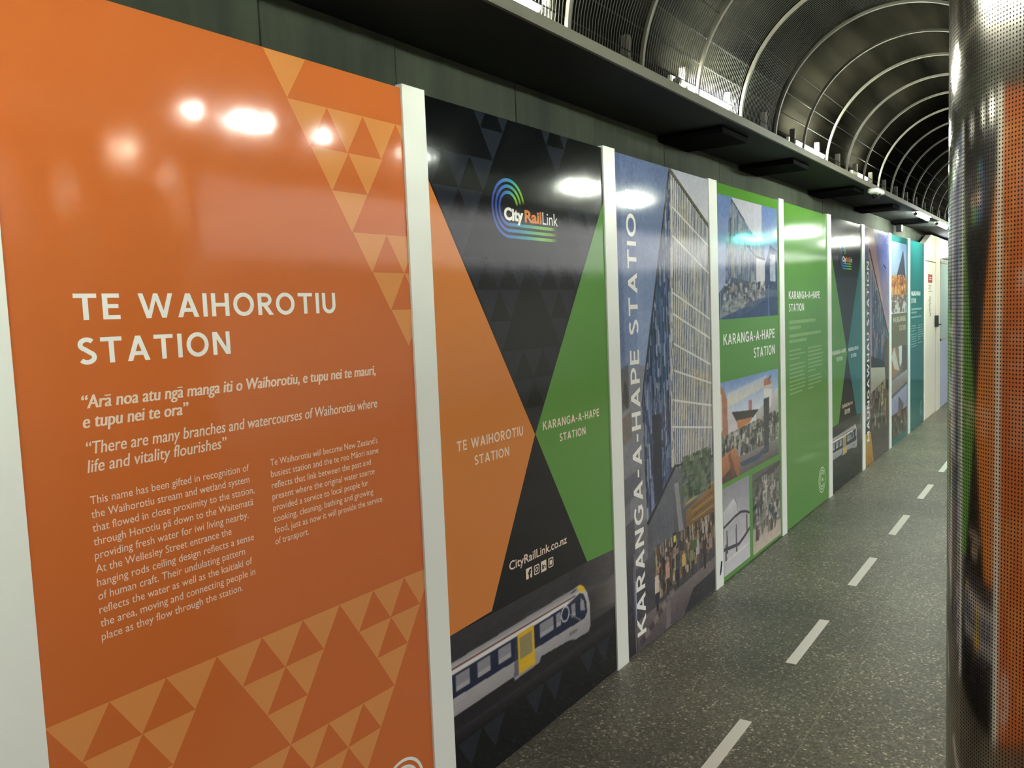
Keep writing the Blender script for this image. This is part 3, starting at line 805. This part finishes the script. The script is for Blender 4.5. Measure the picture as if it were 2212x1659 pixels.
# grey buildings at the left, low
cv.grad([(3.3, .35), (3.60, .35), (3.60, 1.33), (3.50, 1.36), (3.3, 1.33)], (112, 110, 116), (138, 140, 150), 1)
for a, b, c, d, col in ((3.30, 3.40, 1.15, 1.34, (92, 90, 92)), (3.30, 3.42, 1.0, 1.12, (118, 104, 96)), (3.36, 3.56, .86, 1.02, (126, 128, 136)), (3.30, 3.50, .72, .84, (96, 96, 104)),
                        (3.38, 3.58, .60, .74, (140, 140, 144)), (3.3, 3.42, .46, .62, (74, 74, 80)), (3.42, 3.58, .44, .58, (110, 108, 112))):
    cv.fill([(a, c), (b, c + .02), (b, d + .03), (a, d)], col, .75)
cv.fill([(3.33, 1.20), (3.36, 1.30), (3.40, 1.22), (3.38, 1.16)], (70, 66, 66), .8)
cv.soften(2)
# left facade
LF = [(3.911, 2.300), (3.885, 2.246), (3.559, 1.268), (3.529, 1.153), (3.552, .62), (3.600, .60), (3.862, .81), (3.872, 1.16), (3.932, 2.25)]
LF = [(3.909, 2.302), (3.559, 1.268), (3.529, 1.153), (3.556, .600), (3.862, .800), (3.874, 1.20), (3.930, 2.25)]
cv.grad(LF, (52, 60, 84), (92, 110, 138), 1)
cv.streaks(LF, 1500, (.006, .016), (.03, .16), [(44, 58, 104), (60, 80, 128), (90, 104, 140), (132, 146, 176), (34, 40, 58), (72, 96, 110), (160, 168, 190), (50, 60, 84)], .8)
cv.streaks([(3.64, .66), (3.74, .70), (3.74, 1.1), (3.64, 1.1)], 60, (.01, .03), (.08, .2), [(24, 28, 44), (30, 38, 60)], .8)
cv.line(3.911, 2.302, 3.559, 1.268, .016, (66, 66, 62)); cv.line(3.559, 1.268, 3.531, 1.155, .014, (52, 54, 58)); cv.line(3.90, 2.29, 3.60, 1.36, .008, (40, 44, 48))
# right facade with upright fins
RF = [(3.920, 2.292), (4.43, 2.048), (4.43, .785), (3.862, .812), (3.877, 1.30), (3.905, 1.69)]
cv.grad(RF, (178, 170, 154), (150, 156, 166), 1, lo=.9, hi=2.1)
cv.streaks(RF, 260, (.03, .09), (.05, .22), [(92, 106, 150), (110, 124, 160), (176, 174, 176), (190, 178, 150), (120, 128, 140), (204, 190, 150), (84, 90, 120)], .55)
cv.fill([(4.30, 1.60), (4.37, 1.58), (4.37, 1.86), (4.30, 1.88)], (62, 78, 120), .8)
cv.fill([(4.02, 1.70), (4.12, 1.66), (4.12, 1.86), (4.02, 1.90)], (74, 88, 132), .7)
cv.fill([(4.12, 1.22), (4.43, 1.15), (4.43, 1.24), (4.12, 1.30)], (214, 184, 104), .55)
cv.soften(1)
k = 0; x = 3.935
while x < 4.42:
    bot = .81 - (x - 3.86) * .05; top = 2.285 - (x - 3.92) * .478
    sh = .058 * max(0, 1 - (x - 3.93) / .5)
    cv.fill([(x - sh, bot), (x + .0095 - sh, bot), (x + .0095, top), (x, top)], (216, 214, 208), .85)
    cv.fill([(x + .0095 - sh, bot), (x + .0195 - sh, bot), (x + .0195, top), (x + .0095, top)], (58, 62, 72), .5)
    x += .0222 - .004 * (x - 3.93) / .5
for a, za, b, zb in ((3.93, 2.118, 4.42, 1.942), (3.925, 1.975, 4.42, 1.792), (3.91, 1.692, 4.42, 1.542), (3.91, 1.585, 4.42, 1.435), (3.90, 1.437, 4.42, 1.290), (3.89, 1.302, 4.42, 1.186), (3.885, 1.149, 4.42, 1.062), (3.87, 1.014, 4.42, .938)):
    cv.line(a, za, b, zb, .010, (226, 224, 218), .85)
cv.line(3.930, 2.25, 3.874, 1.25, .020, (196, 190, 176)); cv.line(3.874, 1.26, 3.862, .81, .018, (200, 192, 176))
cv.streaks([(3.86, .9), (3.90, .9), (3.935, 2.2), (3.91, 2.2)], 60, (.006, .012), (.02, .06), [(110, 112, 120), (90, 90, 84), (160, 160, 160)], .7)
cv.line(3.915, 2.300, 4.43, 2.052, .018, (104, 98, 84)); cv.line(3.915, 2.288, 4.43, 2.040, .006, (60, 56, 50))
# below the building
UN = [(3.556, .600), (3.862, .800), (4.43, .770), (4.43, 0), (3.42, 0), (3.42, .40), (3.55, .42)]
cv.grad(UN, (58, 54, 58), (104, 104, 114), 1)
cv.line(3.556, .585, 3.905, .815, .022, (30, 32, 40)); cv.line(3.89, .808, 4.43, .776, .014, (44, 42, 44))
cv.fill([(3.60, .58), (3.86, .76), (3.86, .44), (3.62, .40)], (96, 98, 108), .8); cv.fill([(3.93, .44), (3.99, .44), (3.93, .72), (3.88, .72)], (150, 148, 150), .8)
cv.fill([(3.99, .70), (4.43, .74), (4.43, .60), (3.99, .57)], (120, 124, 124), .8)
cv.grad([(4.02, .55), (4.43, .62), (4.43, .40), (4.02, .36)], (96, 72, 44), (150, 112, 60), 1)
for q in range(7): cv.line(4.10, .545 - q * .022, 4.43, .575 - q * .026, .007, (184, 140, 70) if q % 2 else (90, 64, 40), .8)
cv.line(4.02, .585, 4.43, .63, .012, (186, 152, 84))
cv.streaks([(3.95, .60), (4.38, .60), (4.40, .84), (3.98, .84)], 210, (.02, .06), (.015, .05), [(58, 76, 48), (74, 94, 56), (44, 58, 42), (96, 112, 82), (110, 116, 106)], .6)
cv.streaks([(3.62, .18), (4.43, .26), (4.43, .46), (3.62, .46)], 620, (.008, .03), (.02, .08), [(48, 42, 40), (30, 28, 30), (140, 120, 100), (96, 84, 72), (176, 152, 120), (70, 58, 50), (196, 180, 164), (92, 60, 48), (54, 50, 56)], .75)
cv.grad([(3.40, -.1), (4.43, -.1), (4.43, .20), (3.95, .17), (3.40, .15)], (84, 76, 82), (120, 108, 106), 1)
for q in range(9): cv.fill([(3.46 + q * .05, .02 + q * .018), (3.51 + q * .05, .035 + q * .018), (3.49 + q * .05, .065 + q * .018), (3.44 + q * .05, .05 + q * .018)], (132, 118, 114) if q % 2 else (70, 62, 66), .8)
cv.fill([(3.96, 0), (4.43, 0), (4.43, .13), (4.1, .11)], (40, 38, 44), .9); cv.fill([(3.73, -.1), (3.79, -.1), (3.80, .19), (3.76, .19)], (120, 110, 112), .8)
for (x, z, h, top_, leg) in ((3.645, .13, .21, (206, 190, 176), (44, 44, 56)), (3.775, .17, .20, (190, 150, 130), (60, 50, 56)), (3.98, .20, .15, (196, 168, 96), (60, 52, 44)), (4.27, .17, .19, (64, 34, 42), (40, 26, 32)),
                            (4.17, .18, .21, (170, 160, 158), (90, 84, 86)), (4.09, .19, .16, (120, 128, 80), (52, 50, 48)), (4.36, .19, .16, (150, 120, 110), (70, 60, 60)), (3.90, .18, .20, (58, 60, 66), (40, 40, 44))):
    cv.fill([(x - .012, z), (x + .014, z), (x + .018, z + h * .5), (x - .016, z + h * .5)], leg)
    cv.fill([(x - .026, z + h * .45), (x + .026, z + h * .45), (x + .022, z + h * .85), (x - .022, z + h * .85)], top_)
    cv.fill([(x - .010, z + h * .86), (x + .010, z + h * .86), (x + .010, z + h), (x - .010, z + h)], (150, 120, 104))
cv.fill([(3.845, .40), (3.89, .40), (3.89, .47), (3.845, .47)], (30, 32, 30)); cv.fill([(3.855, .42), (3.885, .42), (3.885, .455), (3.855, .455)], (206, 196, 70))
cv.fill([(4.08, .32), (4.16, .32), (4.16, .37), (4.08, .37)], (74, 96, 52))
cv.grad([(3.30, -.1), (3.42, -.1), (3.40, .48), (3.30, .48)], (40, 36, 42), (78, 76, 84), 1); cv.line(3.405, 0, 3.395, .42, .012, (120, 116, 124), .8)
cv.noise(.012, .01, 7); cv.noise(.10, .06, 5)
cv.build('building_picture', P3, 1)
caps('vertical_heading', P3, 'KARANGA-A-HAPE STATION', .075, 2.155, 3.513, .094, LETTER, vertical=True, lay=2)

# ---- green photo poster -----------------------------------------------
P4 = panel(4.540, 5.690, 'green poster framing four street and station pictures around a white heading', GREEN)
cv = Canvas(4.555, 5.665, 1.535, 2.243, .006, .0035)
full = [(4, -1), (6, -1), (6, 3), (4, 3)]
cv.grad(full, (178, 184, 214), (112, 136, 188), 1)
cv.fill([(4.79, 2.26), (5.345, 2.26), (5.345, 1.90), (5.0, 1.90)], (196, 196, 212))
cv.fill([(5.22, 1.92), (5.40, 1.90), (5.40, 1.70), (5.22, 1.70)], (204, 202, 214))
cv.soften(3)
A = [(4.79, 2.232), (5.023, 2.119), (5.142, 2.061), (5.395, 1.990), (5.395, 1.90), (5.225, 1.915), (5.22, 1.72), (5.06, 1.745), (4.765, 1.785), (4.67, 1.70), (4.684, 1.95), (4.742, 2.107)]
cv.grad(A, (104, 116, 140), (134, 146, 168), 1); cv.grad([(4.79, 2.232), (4.742, 2.107), (4.684, 1.946), (4.672, 1.712), (4.765, 1.785)], (52, 62, 90), (82, 94, 120), 1)
cv.streaks(A, 380, (.008, .02), (.03, .14), [(150, 156, 168), (92, 106, 140), (176, 176, 176), (120, 130, 150), (74, 84, 112)], .6)
cv.grad([(4.765, 1.785), (4.81, 1.79), (4.82, 2.2), (4.79, 2.22)], (160, 156, 130), (128, 136, 150), 1, .8)
cv.line(4.79, 2.232, 5.02, 2.120, .010, (74, 78, 84)); cv.line(5.049, 1.976, 5.228, 1.913, .012, (60, 66, 84)); cv.line(5.228, 1.913, 5.40, 1.90, .012, (60, 66, 84))
B = [(5.40, 1.86), (5.51, 2.0), (5.665, 1.97), (5.665, 1.5), (5.38, 1.5)]
cv.grad(B, (40, 54, 84), (78, 92, 124), 1); cv.streaks([(5.50, 1.76), (5.62, 1.76), (5.62, 1.94), (5.50, 1.94)], 40, (.03, .06), (.03, .06), [(186, 196, 214), (160, 170, 190)], .8)
cv.grad([(4.5, 1.5), (5.7, 1.5), (5.7, 1.70), (5.2, 1.72), (4.68, 1.74), (4.5, 1.66)], (52, 70, 110), (90, 100, 116), 1)
cv.grad([(4.76, 1.78), (5.15, 1.75), (5.15, 1.60), (4.70, 1.62)], (92, 98, 110), (84, 92, 108), 1)
cv.streaks([(4.60, 1.58), (5.4, 1.66), (5.4, 1.76), (4.66, 1.74)], 320, (.012, .05), (.01, .04), [(60, 64, 76), (150, 152, 158), (106, 110, 120), (196, 196, 200), (44, 50, 64), (130, 120, 110)], .7)
cv.streaks([(4.56, 1.54), (5.0, 1.60), (5.0, 1.68), (4.62, 1.63)], 120, (.03, .10), (.01, .02), [(150, 152, 150), (112, 116, 126)], .6)
cv.fill([(4.9, 1.53), (5.45, 1.66), (5.66, 1.66), (5.66, 1.53)], (46, 62, 104), .8)
cv.line(4.585, 1.535, 4.585, 1.69, .010, (170, 176, 186)); cv.line(5.47, 1.535, 5.47, 1.74, .03, (84, 112, 150), .8)
cv.soften(1); cv.noise(.03, .02, 7); cv.build('street_picture', P4, 1)
caps('heading', P4, 'KARANGA-A-HAPE', 4.620, 5.584, 1.387, .062, LETTER)
caps('heading', P4, 'STATION', 5.152, 5.586, 1.279, .062, LETTER)
cv = Canvas(4.558, 5.647, .585, 1.174, .006, .0035)
cv.grad(full, (214, 220, 232), (128, 158, 206), 1, lo=.95, hi=1.17)
cv.grad([(4.66, 1.02), (5.4, 1.08), (5.4, 1.15), (4.66, 1.10)], (226, 218, 190), (196, 204, 214), 1, .8); cv.soften(5)
cv.grad([(5.18, .93), (5.665, 1.05), (5.665, .80), (5.18, .80)], (150, 150, 148), (214, 214, 214), 1)
cv.fill([(5.33, 1.07), (5.51, 1.05), (5.49, .93), (5.36, .93)], (222, 220, 218)); cv.fill([(5.35, 1.13), (5.46, 1.13), (5.51, 1.08), (5.34, 1.08)], (176, 120, 100)); cv.fill([(5.33, 1.065), (5.51, 1.06), (5.51, 1.085), (5.33, 1.085)], (206, 190, 182))
cv.line(5.44, 1.12, 5.50, 1.14, .012, (80, 78, 84))
cv.fill([(5.04, .96), (5.10, .96), (5.10, 1.02), (5.04, 1.02)], (176, 120, 120))
cv.fill([(4.55, 1.16), (4.60, 1.14), (4.66, 1.07), (4.67, .86), (4.55, .84)], (170, 120, 96)); cv.fill([(4.55, 1.12), (4.575, 1.10), (4.58, .9), (4.55, .88)], (232, 210, 190)); cv.fill([(4.67, 1.0), (4.80, .98), (4.84, .80), (4.67, .80)], (206, 198, 200))
cv.grad([(4.733, .985), (5.234, .945), (5.115, .905), (4.815, .920)], (62, 60, 58), (40, 42, 46), 1); cv.fill([(4.815, .925), (5.115, .910), (5.06, .885), (4.84, .865)], (190, 122, 76))
cv.fill([(4.55, .86), (5.66, .88), (5.66, .60), (4.55, .66)], (104, 98, 92)); cv.fill([(4.80, .86), (5.05, .88), (5.05, .82), (4.82, .80)], (206, 206, 204))
cv.grad([(4.78, .80), (5.665, .80), (5.665, .58), (4.8, .58)], (96, 94, 92), (170, 164, 154), 1)
cv.streaks([(4.56, .70), (5.65, .70), (5.65, .90), (4.56, .86)], 620, (.012, .045), (.012, .06), [(52, 54, 56), (160, 156, 150), (206, 202, 196), (84, 86, 84), (70, 88, 70), (120, 104, 92), (40, 42, 46), (176, 168, 160)], .75)
cv.fill([(5.335, .70), (5.43, .70), (5.45, 1.0), (5.34, 1.0)], (60, 60, 66)); cv.line(5.38, .64, 5.38, .99, .10, (66, 66, 72))
cv.grad([(4.55, .74), (4.78, .77), (4.88, .66), (4.84, .58), (4.55, .58)], (150, 92, 62), (190, 126, 86), 1); cv.fill([(4.55, .62), (4.72, .66), (4.82, .58), (4.55, .58)], (64, 46, 40), .8); cv.fill([(4.66, .74), (4.70, .75), (4.80, .60), (4.72, .60)], (110, 66, 46), .7)
cv.fill([(4.86, .66), (5.2, .66), (5.45, .70), (5.4, .66), (5.2, .62), (4.9, .63)], (70, 78, 104)); cv.soften(1); cv.noise(.03, .02, 7)
cv.build('plaza_picture', P4, 1)
cv = Canvas(4.565, 5.022, .035, .556, .006, .0035)
cv.grad(full, (206, 202, 210), (150, 148, 156), 1, lo=.1, hi=.55); cv.grad([(4.5, .40), (4.75, .47), (4.86, .36), (4.6, .30), (4.5, .3)], (184, 180, 188), (206, 204, 210), 1)
P_ = [(4.565, .325), (4.66, .338), (4.76, .352), (4.87, .358), (4.96, .340), (5.03, .315)]
for a, b in zip(P_[:-1], P_[1:]): cv.line(*a, *b, .016, (58, 54, 62))
P_ = [(4.75, .47), (4.80, .42), (4.82, .36)]
for a, b in zip(P_[:-1], P_[1:]): cv.line(*a, *b, .008, (110, 106, 116))
P_ = [(4.565, .195), (4.70, .180), (4.82, .168), (4.92, .190), (5.03, .222)]
for a, b in zip(P_[:-1], P_[1:]): cv.line(*a, *b, .022, (72, 68, 78))
for x, z, h in ((4.62, .16, .14), (4.78, .13, .17), (4.97, .20, .12), (4.60, .12, .10)): cv.fill([(x - .014, z), (x + .014, z), (x + .010, z + h), (x - .010, z + h)], (84, 72, 80), .85)
cv.line(4.6, .115, 5.0, .13, .012, (226, 220, 214)); cv.noise(.05, .03, 6); cv.build('concourse_picture', P4, 1)
cv = Canvas(5.085, 5.667, .025, .545, .006, .0035)
cv.grad(full, (150, 138, 128), (96, 92, 90), 1, lo=.05, hi=.54); cv.fill([(5.08, .50), (5.67, .54), (5.67, .40), (5.3, .46)], (74, 72, 70)); cv.fill([(5.3, .47), (5.67, .36), (5.67, .30), (5.35, .38)], (176, 170, 160))
cv.fill([(5.40, .44), (5.67, .52), (5.67, .24), (5.5, .26)], (110, 106, 102)); cv.fill([(5.08, .33), (5.25, .36), (5.33, .30), (5.08, .24)], (40, 40, 42)); cv.fill([(5.08, .30), (5.30, .33), (5.30, .28), (5.08, .22)], (60, 58, 60))
cv.fill([(5.28, .40), (5.44, .40), (5.62, .16), (5.42, .18), (5.3, .30)], (190, 186, 178)); cv.fill([(5.45, .34), (5.60, .18), (5.52, .16), (5.40, .26)], (70, 68, 70))
cv.streaks([(5.09, .20), (5.66, .20), (5.66, .50), (5.09, .50)], 160, (.015, .06), (.015, .06), [(200, 196, 190), (60, 58, 58), (120, 110, 104), (84, 80, 78), (150, 140, 130)], .6)
cv.grad([(5.08, 0), (5.67, 0), (5.67, .13), (5.08, .19)], (206, 188, 172), (176, 164, 152), 1); cv.streaks([(5.1, .1), (5.6, .1), (5.6, .2), (5.1, .2)], 30, (.01, .02), (.04, .09), [(110, 96, 88), (70, 64, 64)], .8)
cv.soften(1); cv.noise(.03, .02, 7); cv.build('escalator_picture', P4, 1)

# ---- green and teal text posters -------------------------------------
def wordbars(parent, name, x0, x1, z, h, m, lay=2):
    """line of print too small to read in the photograph: word-length dashes"""
    P, x = [], x0
    while x < x1 - .01:
        w_ = min(rng.uniform(.03, .10), x1 - x); P.append([(x, z), (x + w_, z), (x + w_, z + h), (x, z + h)]); x += w_ + .005
    return poly(name, parent, P, m, lay)
def textposter(x0, x1, label, m, mt, head, q, L, R_):
    P = panel(x0, x1, label, m)
    for i, (s, e) in enumerate(head): caps('heading', P, s, x0 + .122, x0 + e, 1.642 - .088 * i, .054, LETTER)
    for z, e, h in q: wordbars(P, 'quotation', x0 + .124, x0 + e, z, h, mt)
    for z, e in L: wordbars(P, 'paragraph', x0 + .122, x0 + e, z, .0115, mt)
    for z, e in R_: wordbars(P, 'paragraph', x0 + .606, x0 + e, z, .0115, mt)
    return P
LG = film('pale_green_film', 138, 176, 108); LT = film('pale_teal_film', 128, 170, 166)
L_ = [(1.269, .428), (1.239, .524), (1.209, .382), (1.166, .521), (1.136, .528), (1.107, .482), (1.078, .511), (1.048, .517), (1.019, .531), (.992, .508), (.963, .446)]
R_ = [(1.264, .999), (1.235, .998), (1.206, 1.040), (1.176, 1.014), (1.147, 1.030), (1.118, 1.029), (1.090, .810), (1.045, .958), (1.017, 1.009), (.987, .990), (.959, .749)]
P5 = textposter(5.800, 6.985, 'green poster with white heading and two columns of small print', GREEN, LG, [('KARANGA-A-HAPE', .958), ('STATION', .508)],
           [(1.465, .822, .024), (1.425, .419, .024), (1.369, .994, .022), (1.330, .573, .022)], L_, R_)
badge(P5, 6.780, .193, .100, (196, 220, 180), film('mint_film', 206, 224, 190))
P9 = textposter(10.870, 11.950, 'dark teal poster with white heading and small print, last before the white door', TEAL, LT, [('MAUNGAWHAU', .80), ('STATION', .46)],
           [(1.465, .90, .024), (1.425, .52, .024), (1.369, .88, .022)], L_[:9], R_[:8])
badge(P9, 11.74, .20, .095, (120, 176, 172), LT)

# ---- sunset building poster ------------------------------------------
X0, X1 = 8.370, 9.570
P7 = panel(X0, X1, 'far poster of a dark sloping building against a pink and blue sky, vertical lettering', film('dusk_film', 100, 90, 96))
cv = Canvas(X0 + .0005, X1 - .0005, .007, TOP - .001, .010, .004)
full = [(8, -1), (10, -1), (10, 3), (8, 3)]
cv.grad(full, (176, 140, 150), (96, 100, 160), 1, lo=1.3, hi=2.3)
cv.grad([(8.45, 2.31), (8.80, 2.31), (9.25, 1.6), (8.95, 1.3), (8.7, 1.8)], (212, 164, 150), (190, 140, 140), 1, .85); cv.grad([(9.0, 2.31), (9.6, 2.31), (9.6, 1.8), (9.3, 1.9)], (120, 126, 186), (84, 92, 160), 1, .8)
cv.soften(12); cv.noise(.2, .1, 10)
cv.grad([(8.72, 1.92), (9.57, 1.22), (9.57, .4), (8.70, .4)], (52, 46, 52), (112, 124, 140), 1)
cv.grad([(8.72, 1.86), (8.88, 1.70), (8.95, 1.0), (8.70, .9)], (44, 52, 88), (70, 84, 124), 1)
cv.streaks([(8.72, 1.92), (9.57, 1.22), (9.57, .9), (8.70, .8)], 240, (.02, .06), (.05, .25), [(60, 66, 92), (130, 136, 146), (84, 80, 96), (40, 40, 56), (150, 120, 124)], .6)
cv.line(8.60, 2.10, 9.57, 1.215, .034, (44, 40, 44))
cv.grad([(8.66, .95), (9.35, .92), (9.40, .72), (8.66, .62)], (150, 144, 130), (196, 184, 160), 1); cv.fill([(8.68, 1.06), (9.3, .98), (9.4, .90), (8.68, .95)], (34, 32, 32))
cv.grad([(8.37, 0), (9.6, 0), (9.6, .66), (8.37, .62)], (92, 80, 84), (44, 38, 38), 1)
cv.fill([(9.15, .42), (9.38, .42), (9.38, .78), (9.15, .78)], (176, 162, 118)); cv.fill([(9.38, .3), (9.6, .3), (9.6, 1.2), (9.38, 1.2)], (100, 72, 58))
cv.streaks([(8.66, .3), (9.57, .3), (9.57, .8), (8.66, .7)], 160, (.03, .08), (.03, .12), [(44, 38, 38), (120, 104, 96), (70, 56, 52), (150, 130, 110), (30, 28, 28)], .7)
cv.grad([(8.37, 2.0), (8.62, 2.0), (8.64, .4), (8.37, .4)], (74, 70, 76), (116, 112, 120), 1); cv.fill([(8.37, .62), (8.62, .62), (8.62, 1.02), (8.37, 1.02)], (34, 32, 30)); cv.fill([(8.37, .45), (8.64, .45), (8.64, .60), (8.37, .60)], (140, 122, 130))
cv.grad([(8.37, 0), (8.78, 0), (8.64, .32), (8.37, .32)], (170, 116, 50), (190, 150, 70), 1)
cv.noise(.03, .02, 6); cv.line(9.30, 1.97, 9.42, 1.93, .02, (50, 44, 50)); cv.build('building_picture', P7, 1)
caps('vertical_heading', P7, 'MAUNGAWHAU STATION', .24, 1.98, 8.585, .105, LETTER, vertical=True, lay=3)

# ---- teal photo poster -----------------------------------------------
P8 = panel(9.690, 10.750, 'teal edged poster with a pointed tower above autumn trees and people', TEAL)
cv = Canvas(9.70, 10.66, 1.45, 2.235, .012, .005)
full = [(9, -1), (11, -1), (11, 3), (9, 3)]
cv.grad(full, (214, 206, 200), (140, 168, 214), 1); cv.soften(2)
cv.grad([(10.02, 1.86), (10.44, 2.16), (10.60, 1.86)], (76, 74, 92), (92, 96, 120), 1); cv.line(9.92, 1.7, 9.93, 1.9, .02, (90, 70, 64))
cv.fill([(9.70, 1.86), (10.66, 1.86), (10.66, 1.62), (9.7, 1.62)], (190, 116, 66)); cv.streaks([(9.7, 1.62), (10.66, 1.62), (10.66, 1.90), (9.7, 1.86)], 120, (.04, .12), (.02, .06), [(214, 140, 76), (170, 92, 56), (226, 180, 130), (150, 84, 56)], .7)
cv.streaks([(9.7, 1.46), (10.66, 1.46), (10.66, 1.66), (9.7, 1.66)], 120, (.05, .12), (.02, .07), [(196, 180, 176), (120, 90, 80), (150, 110, 90), (206, 196, 196), (84, 70, 66)], .7)
cv.soften(1); cv.noise(.05, .03, 6); cv.build('tower_picture', P8, 1)
poly('brown_band', P8, [(9.70, 1.08), (10.66, 1.08), (10.66, 1.45), (9.70, 1.45)], film('taupe_film', 124, 106, 84), 1)
caps('heading', P8, 'MAUNGAWHAU', 9.83, 10.60, 1.352, .062, film('sand_film', 206, 196, 164))
caps('heading', P8, 'STATION', 10.17, 10.60, 1.250, .060, film('sand_film', 206, 196, 164))
cv = Canvas(9.70, 10.70, .06, 1.08, .012, .005)
cv.grad(full, (90, 84, 88), (140, 124, 114), 1, lo=.1, hi=1.0)
cv.fill([(9.70, 1.08), (10.0, 1.08), (10.22, .80), (9.70, .74)], (176, 120, 92)); cv.fill([(9.72, .98), (9.9, 1.08), (10.2, .80), (9.9, .84)], (214, 192, 178)); cv.fill([(10.15, 1.08), (10.36, 1.08), (10.34, .88), (10.22, .84)], (216, 216, 214)); cv.fill([(10.36, 1.08), (10.70, 1.08), (10.70, .62), (10.4, .60)], (104, 84, 74))
cv.grad([(9.70, .72), (10.70, .78), (10.70, .52), (9.70, .50)], (140, 122, 118), (176, 160, 158), 1); cv.line(9.70, .545, 10.70, .62, .03, (92, 108, 112))
cv.grad([(9.70, .52), (10.70, .60), (10.70, .34), (9.70, .30)], (150, 144, 176), (176, 172, 200), 1); cv.fill([(10.15, .52), (10.45, .40), (10.45, .30), (10.1, .30)], (104, 98, 104))
cv.grad([(9.70, .34), (10.70, .34), (10.70, .06), (9.70, .06)], (96, 88, 88), (60, 52, 50), 1); cv.streaks([(9.7, .1), (10.7, .1), (10.7, .34), (9.7, .34)], 60, (.03, .08), (.02, .08), [(150, 140, 136), (176, 110, 70), (60, 52, 54), (110, 104, 110)], .7)
cv.soften(1); cv.noise(.05, .03, 7); cv.build('station_pictures', P8, 1)

# ---- white access door and glazed partition at the far end --------------
dw = bmesh.new()
vs = [(11.953, PY, 0), (13.36, PY, 0), (13.36, PY, 2.460), (12.56, PY, 2.455), (11.953, PY, 2.300)]
f0 = [dw.verts.new(v) for v in vs]; f1 = [dw.verts.new((v[0], PY + .07, v[2])) for v in vs]
dw.faces.new(f0); dw.faces.new(f1[::-1])
for i in range(5): dw.faces.new((f0[i], f1[i], f1[(i + 1) % 5], f0[(i + 1) % 5]))
bmesh.ops.recalc_face_normals(dw, faces=dw.faces)
M_wd = mat('warm_white_paint', rgb(238, 232, 214), .35)
d1 = obj('door_1', dw, M_wd); struct(d1)
obj('door_leaf', bx(12.04, 12.955, PY - .004, PY + .01, .012, 2.085, bev=.002), M_wd, d1)
bm = bmesh.new(); box(bm, 12.957, 12.985, PY - .0015, PY + .002, .0, 2.095); box(bm, 12.03, 12.985, PY - .0015, PY + .002, 2.088, 2.100)
obj('door_gap', bm, M_dark, d1)
obj('door_frame', bx(12.99, 13.36, PY - .012, PY, 0, 2.43, bev=.003), M_wd, d1)
bm = bmesh.new(); box(bm, 12.87, 12.95, PY - .05, PY - .004, 1.20, 1.36, bev=.008); cyl(bm, (12.93, PY - .045, 1.235), (13.10, PY - .055, 1.225), .010, 8)
obj('door_handle', bm, M_dark, d1)
obj('red_sign', bx(12.27, 12.62, PY - .008, PY - .004, 1.81, 1.92), mat('sign_red', rgb(156, 58, 50), .4), d1)
sg = []
for z, a, b in ((1.850, 12.34, 12.55), (1.875, 12.36, 12.53)): sg.append((z, a, b, 1))
P = bmesh.new()
for z, a, b, _ in sg: box(P, a, b, PY - .0095, PY - .008, z, z + .010)
obj('sign_lettering', P, M_white, d1)
P = bmesh.new()
for z, a, b in ((1.770, 12.30, 12.56), (1.745, 12.32, 12.54), (1.722, 12.30, 12.52), (1.690, 12.30, 12.62)): box(P, a, b, PY - .0052, PY - .0038, z, z + .012)
obj('door_notice', P, mat('grey_ink', rgb(150, 138, 130), .5), d1)
P = bmesh.new()
for k in range(16):
    z = 1.36 + k * .017; a = 12.38 + rng.uniform(-.03, .03) + (.05 if k < 3 else 0); box(P, a, a + rng.uniform(.04, .14), PY - .0052, PY - .0038, z, z + .010)
obj('door_notice', P, mat('brown_ink', rgb(104, 82, 76), .5), d1)
M_lav = mat('lavender_white_panel', rgb(196, 204, 226), .25)
w1 = obj('window_1', bx(13.362, 17.0, PY, PY + .06, 0, 2.455), M_lav); struct(w1)
for k in range(4):
    a = 13.44 + k * .88
    bm = bmesh.new(); box(bm, a - .03, a + .83, PY - .018, PY, 2.10, 2.16); box(bm, a - .03, a, PY - .018, PY, .98, 2.12); box(bm, a + .80, a + .83, PY - .018, PY, .98, 2.12); box(bm, a - .03, a + .83, PY - .018, PY, .98, 1.01)
    obj('window_frame', bm, mat('grey_frame', rgb(170, 168, 160), .4), w1)
    obj('pane', bx(a, a + .80, PY - .010, PY - .004, 1.01, 2.10), mat('frosted_green_glass', rgb(196, 222, 214), .12, 0, .6), w1)
t = thing('glow_box', 'bright white glowing box added above the glazed partition past the white door', 'lamp', (13.85, PY, 2.28))  # glowing box added for the bright spot above the glazing
obj('diffuser', bx(13.42, 14.25, PY - .05, PY - .003, 2.20, 2.34, bev=.012), mat('box_glow', (1, 1, 1, 1), .3, emit=((1, 1, 1), 5.0)), t)
obj('bracket', bx(13.50, 14.1, PY - .06, PY - .002, 2.165, 2.198, bev=.006), mat('grey_frame', rgb(170, 168, 160), .4), t)
# dark duct beyond
t = obj('duct', bx(15.2, 15.5, 1.25, 1.69, 2.30, 2.49, bev=.02), M_dark); tag(t, 'dark duct hanging under the soffit beyond the white door', 'duct')
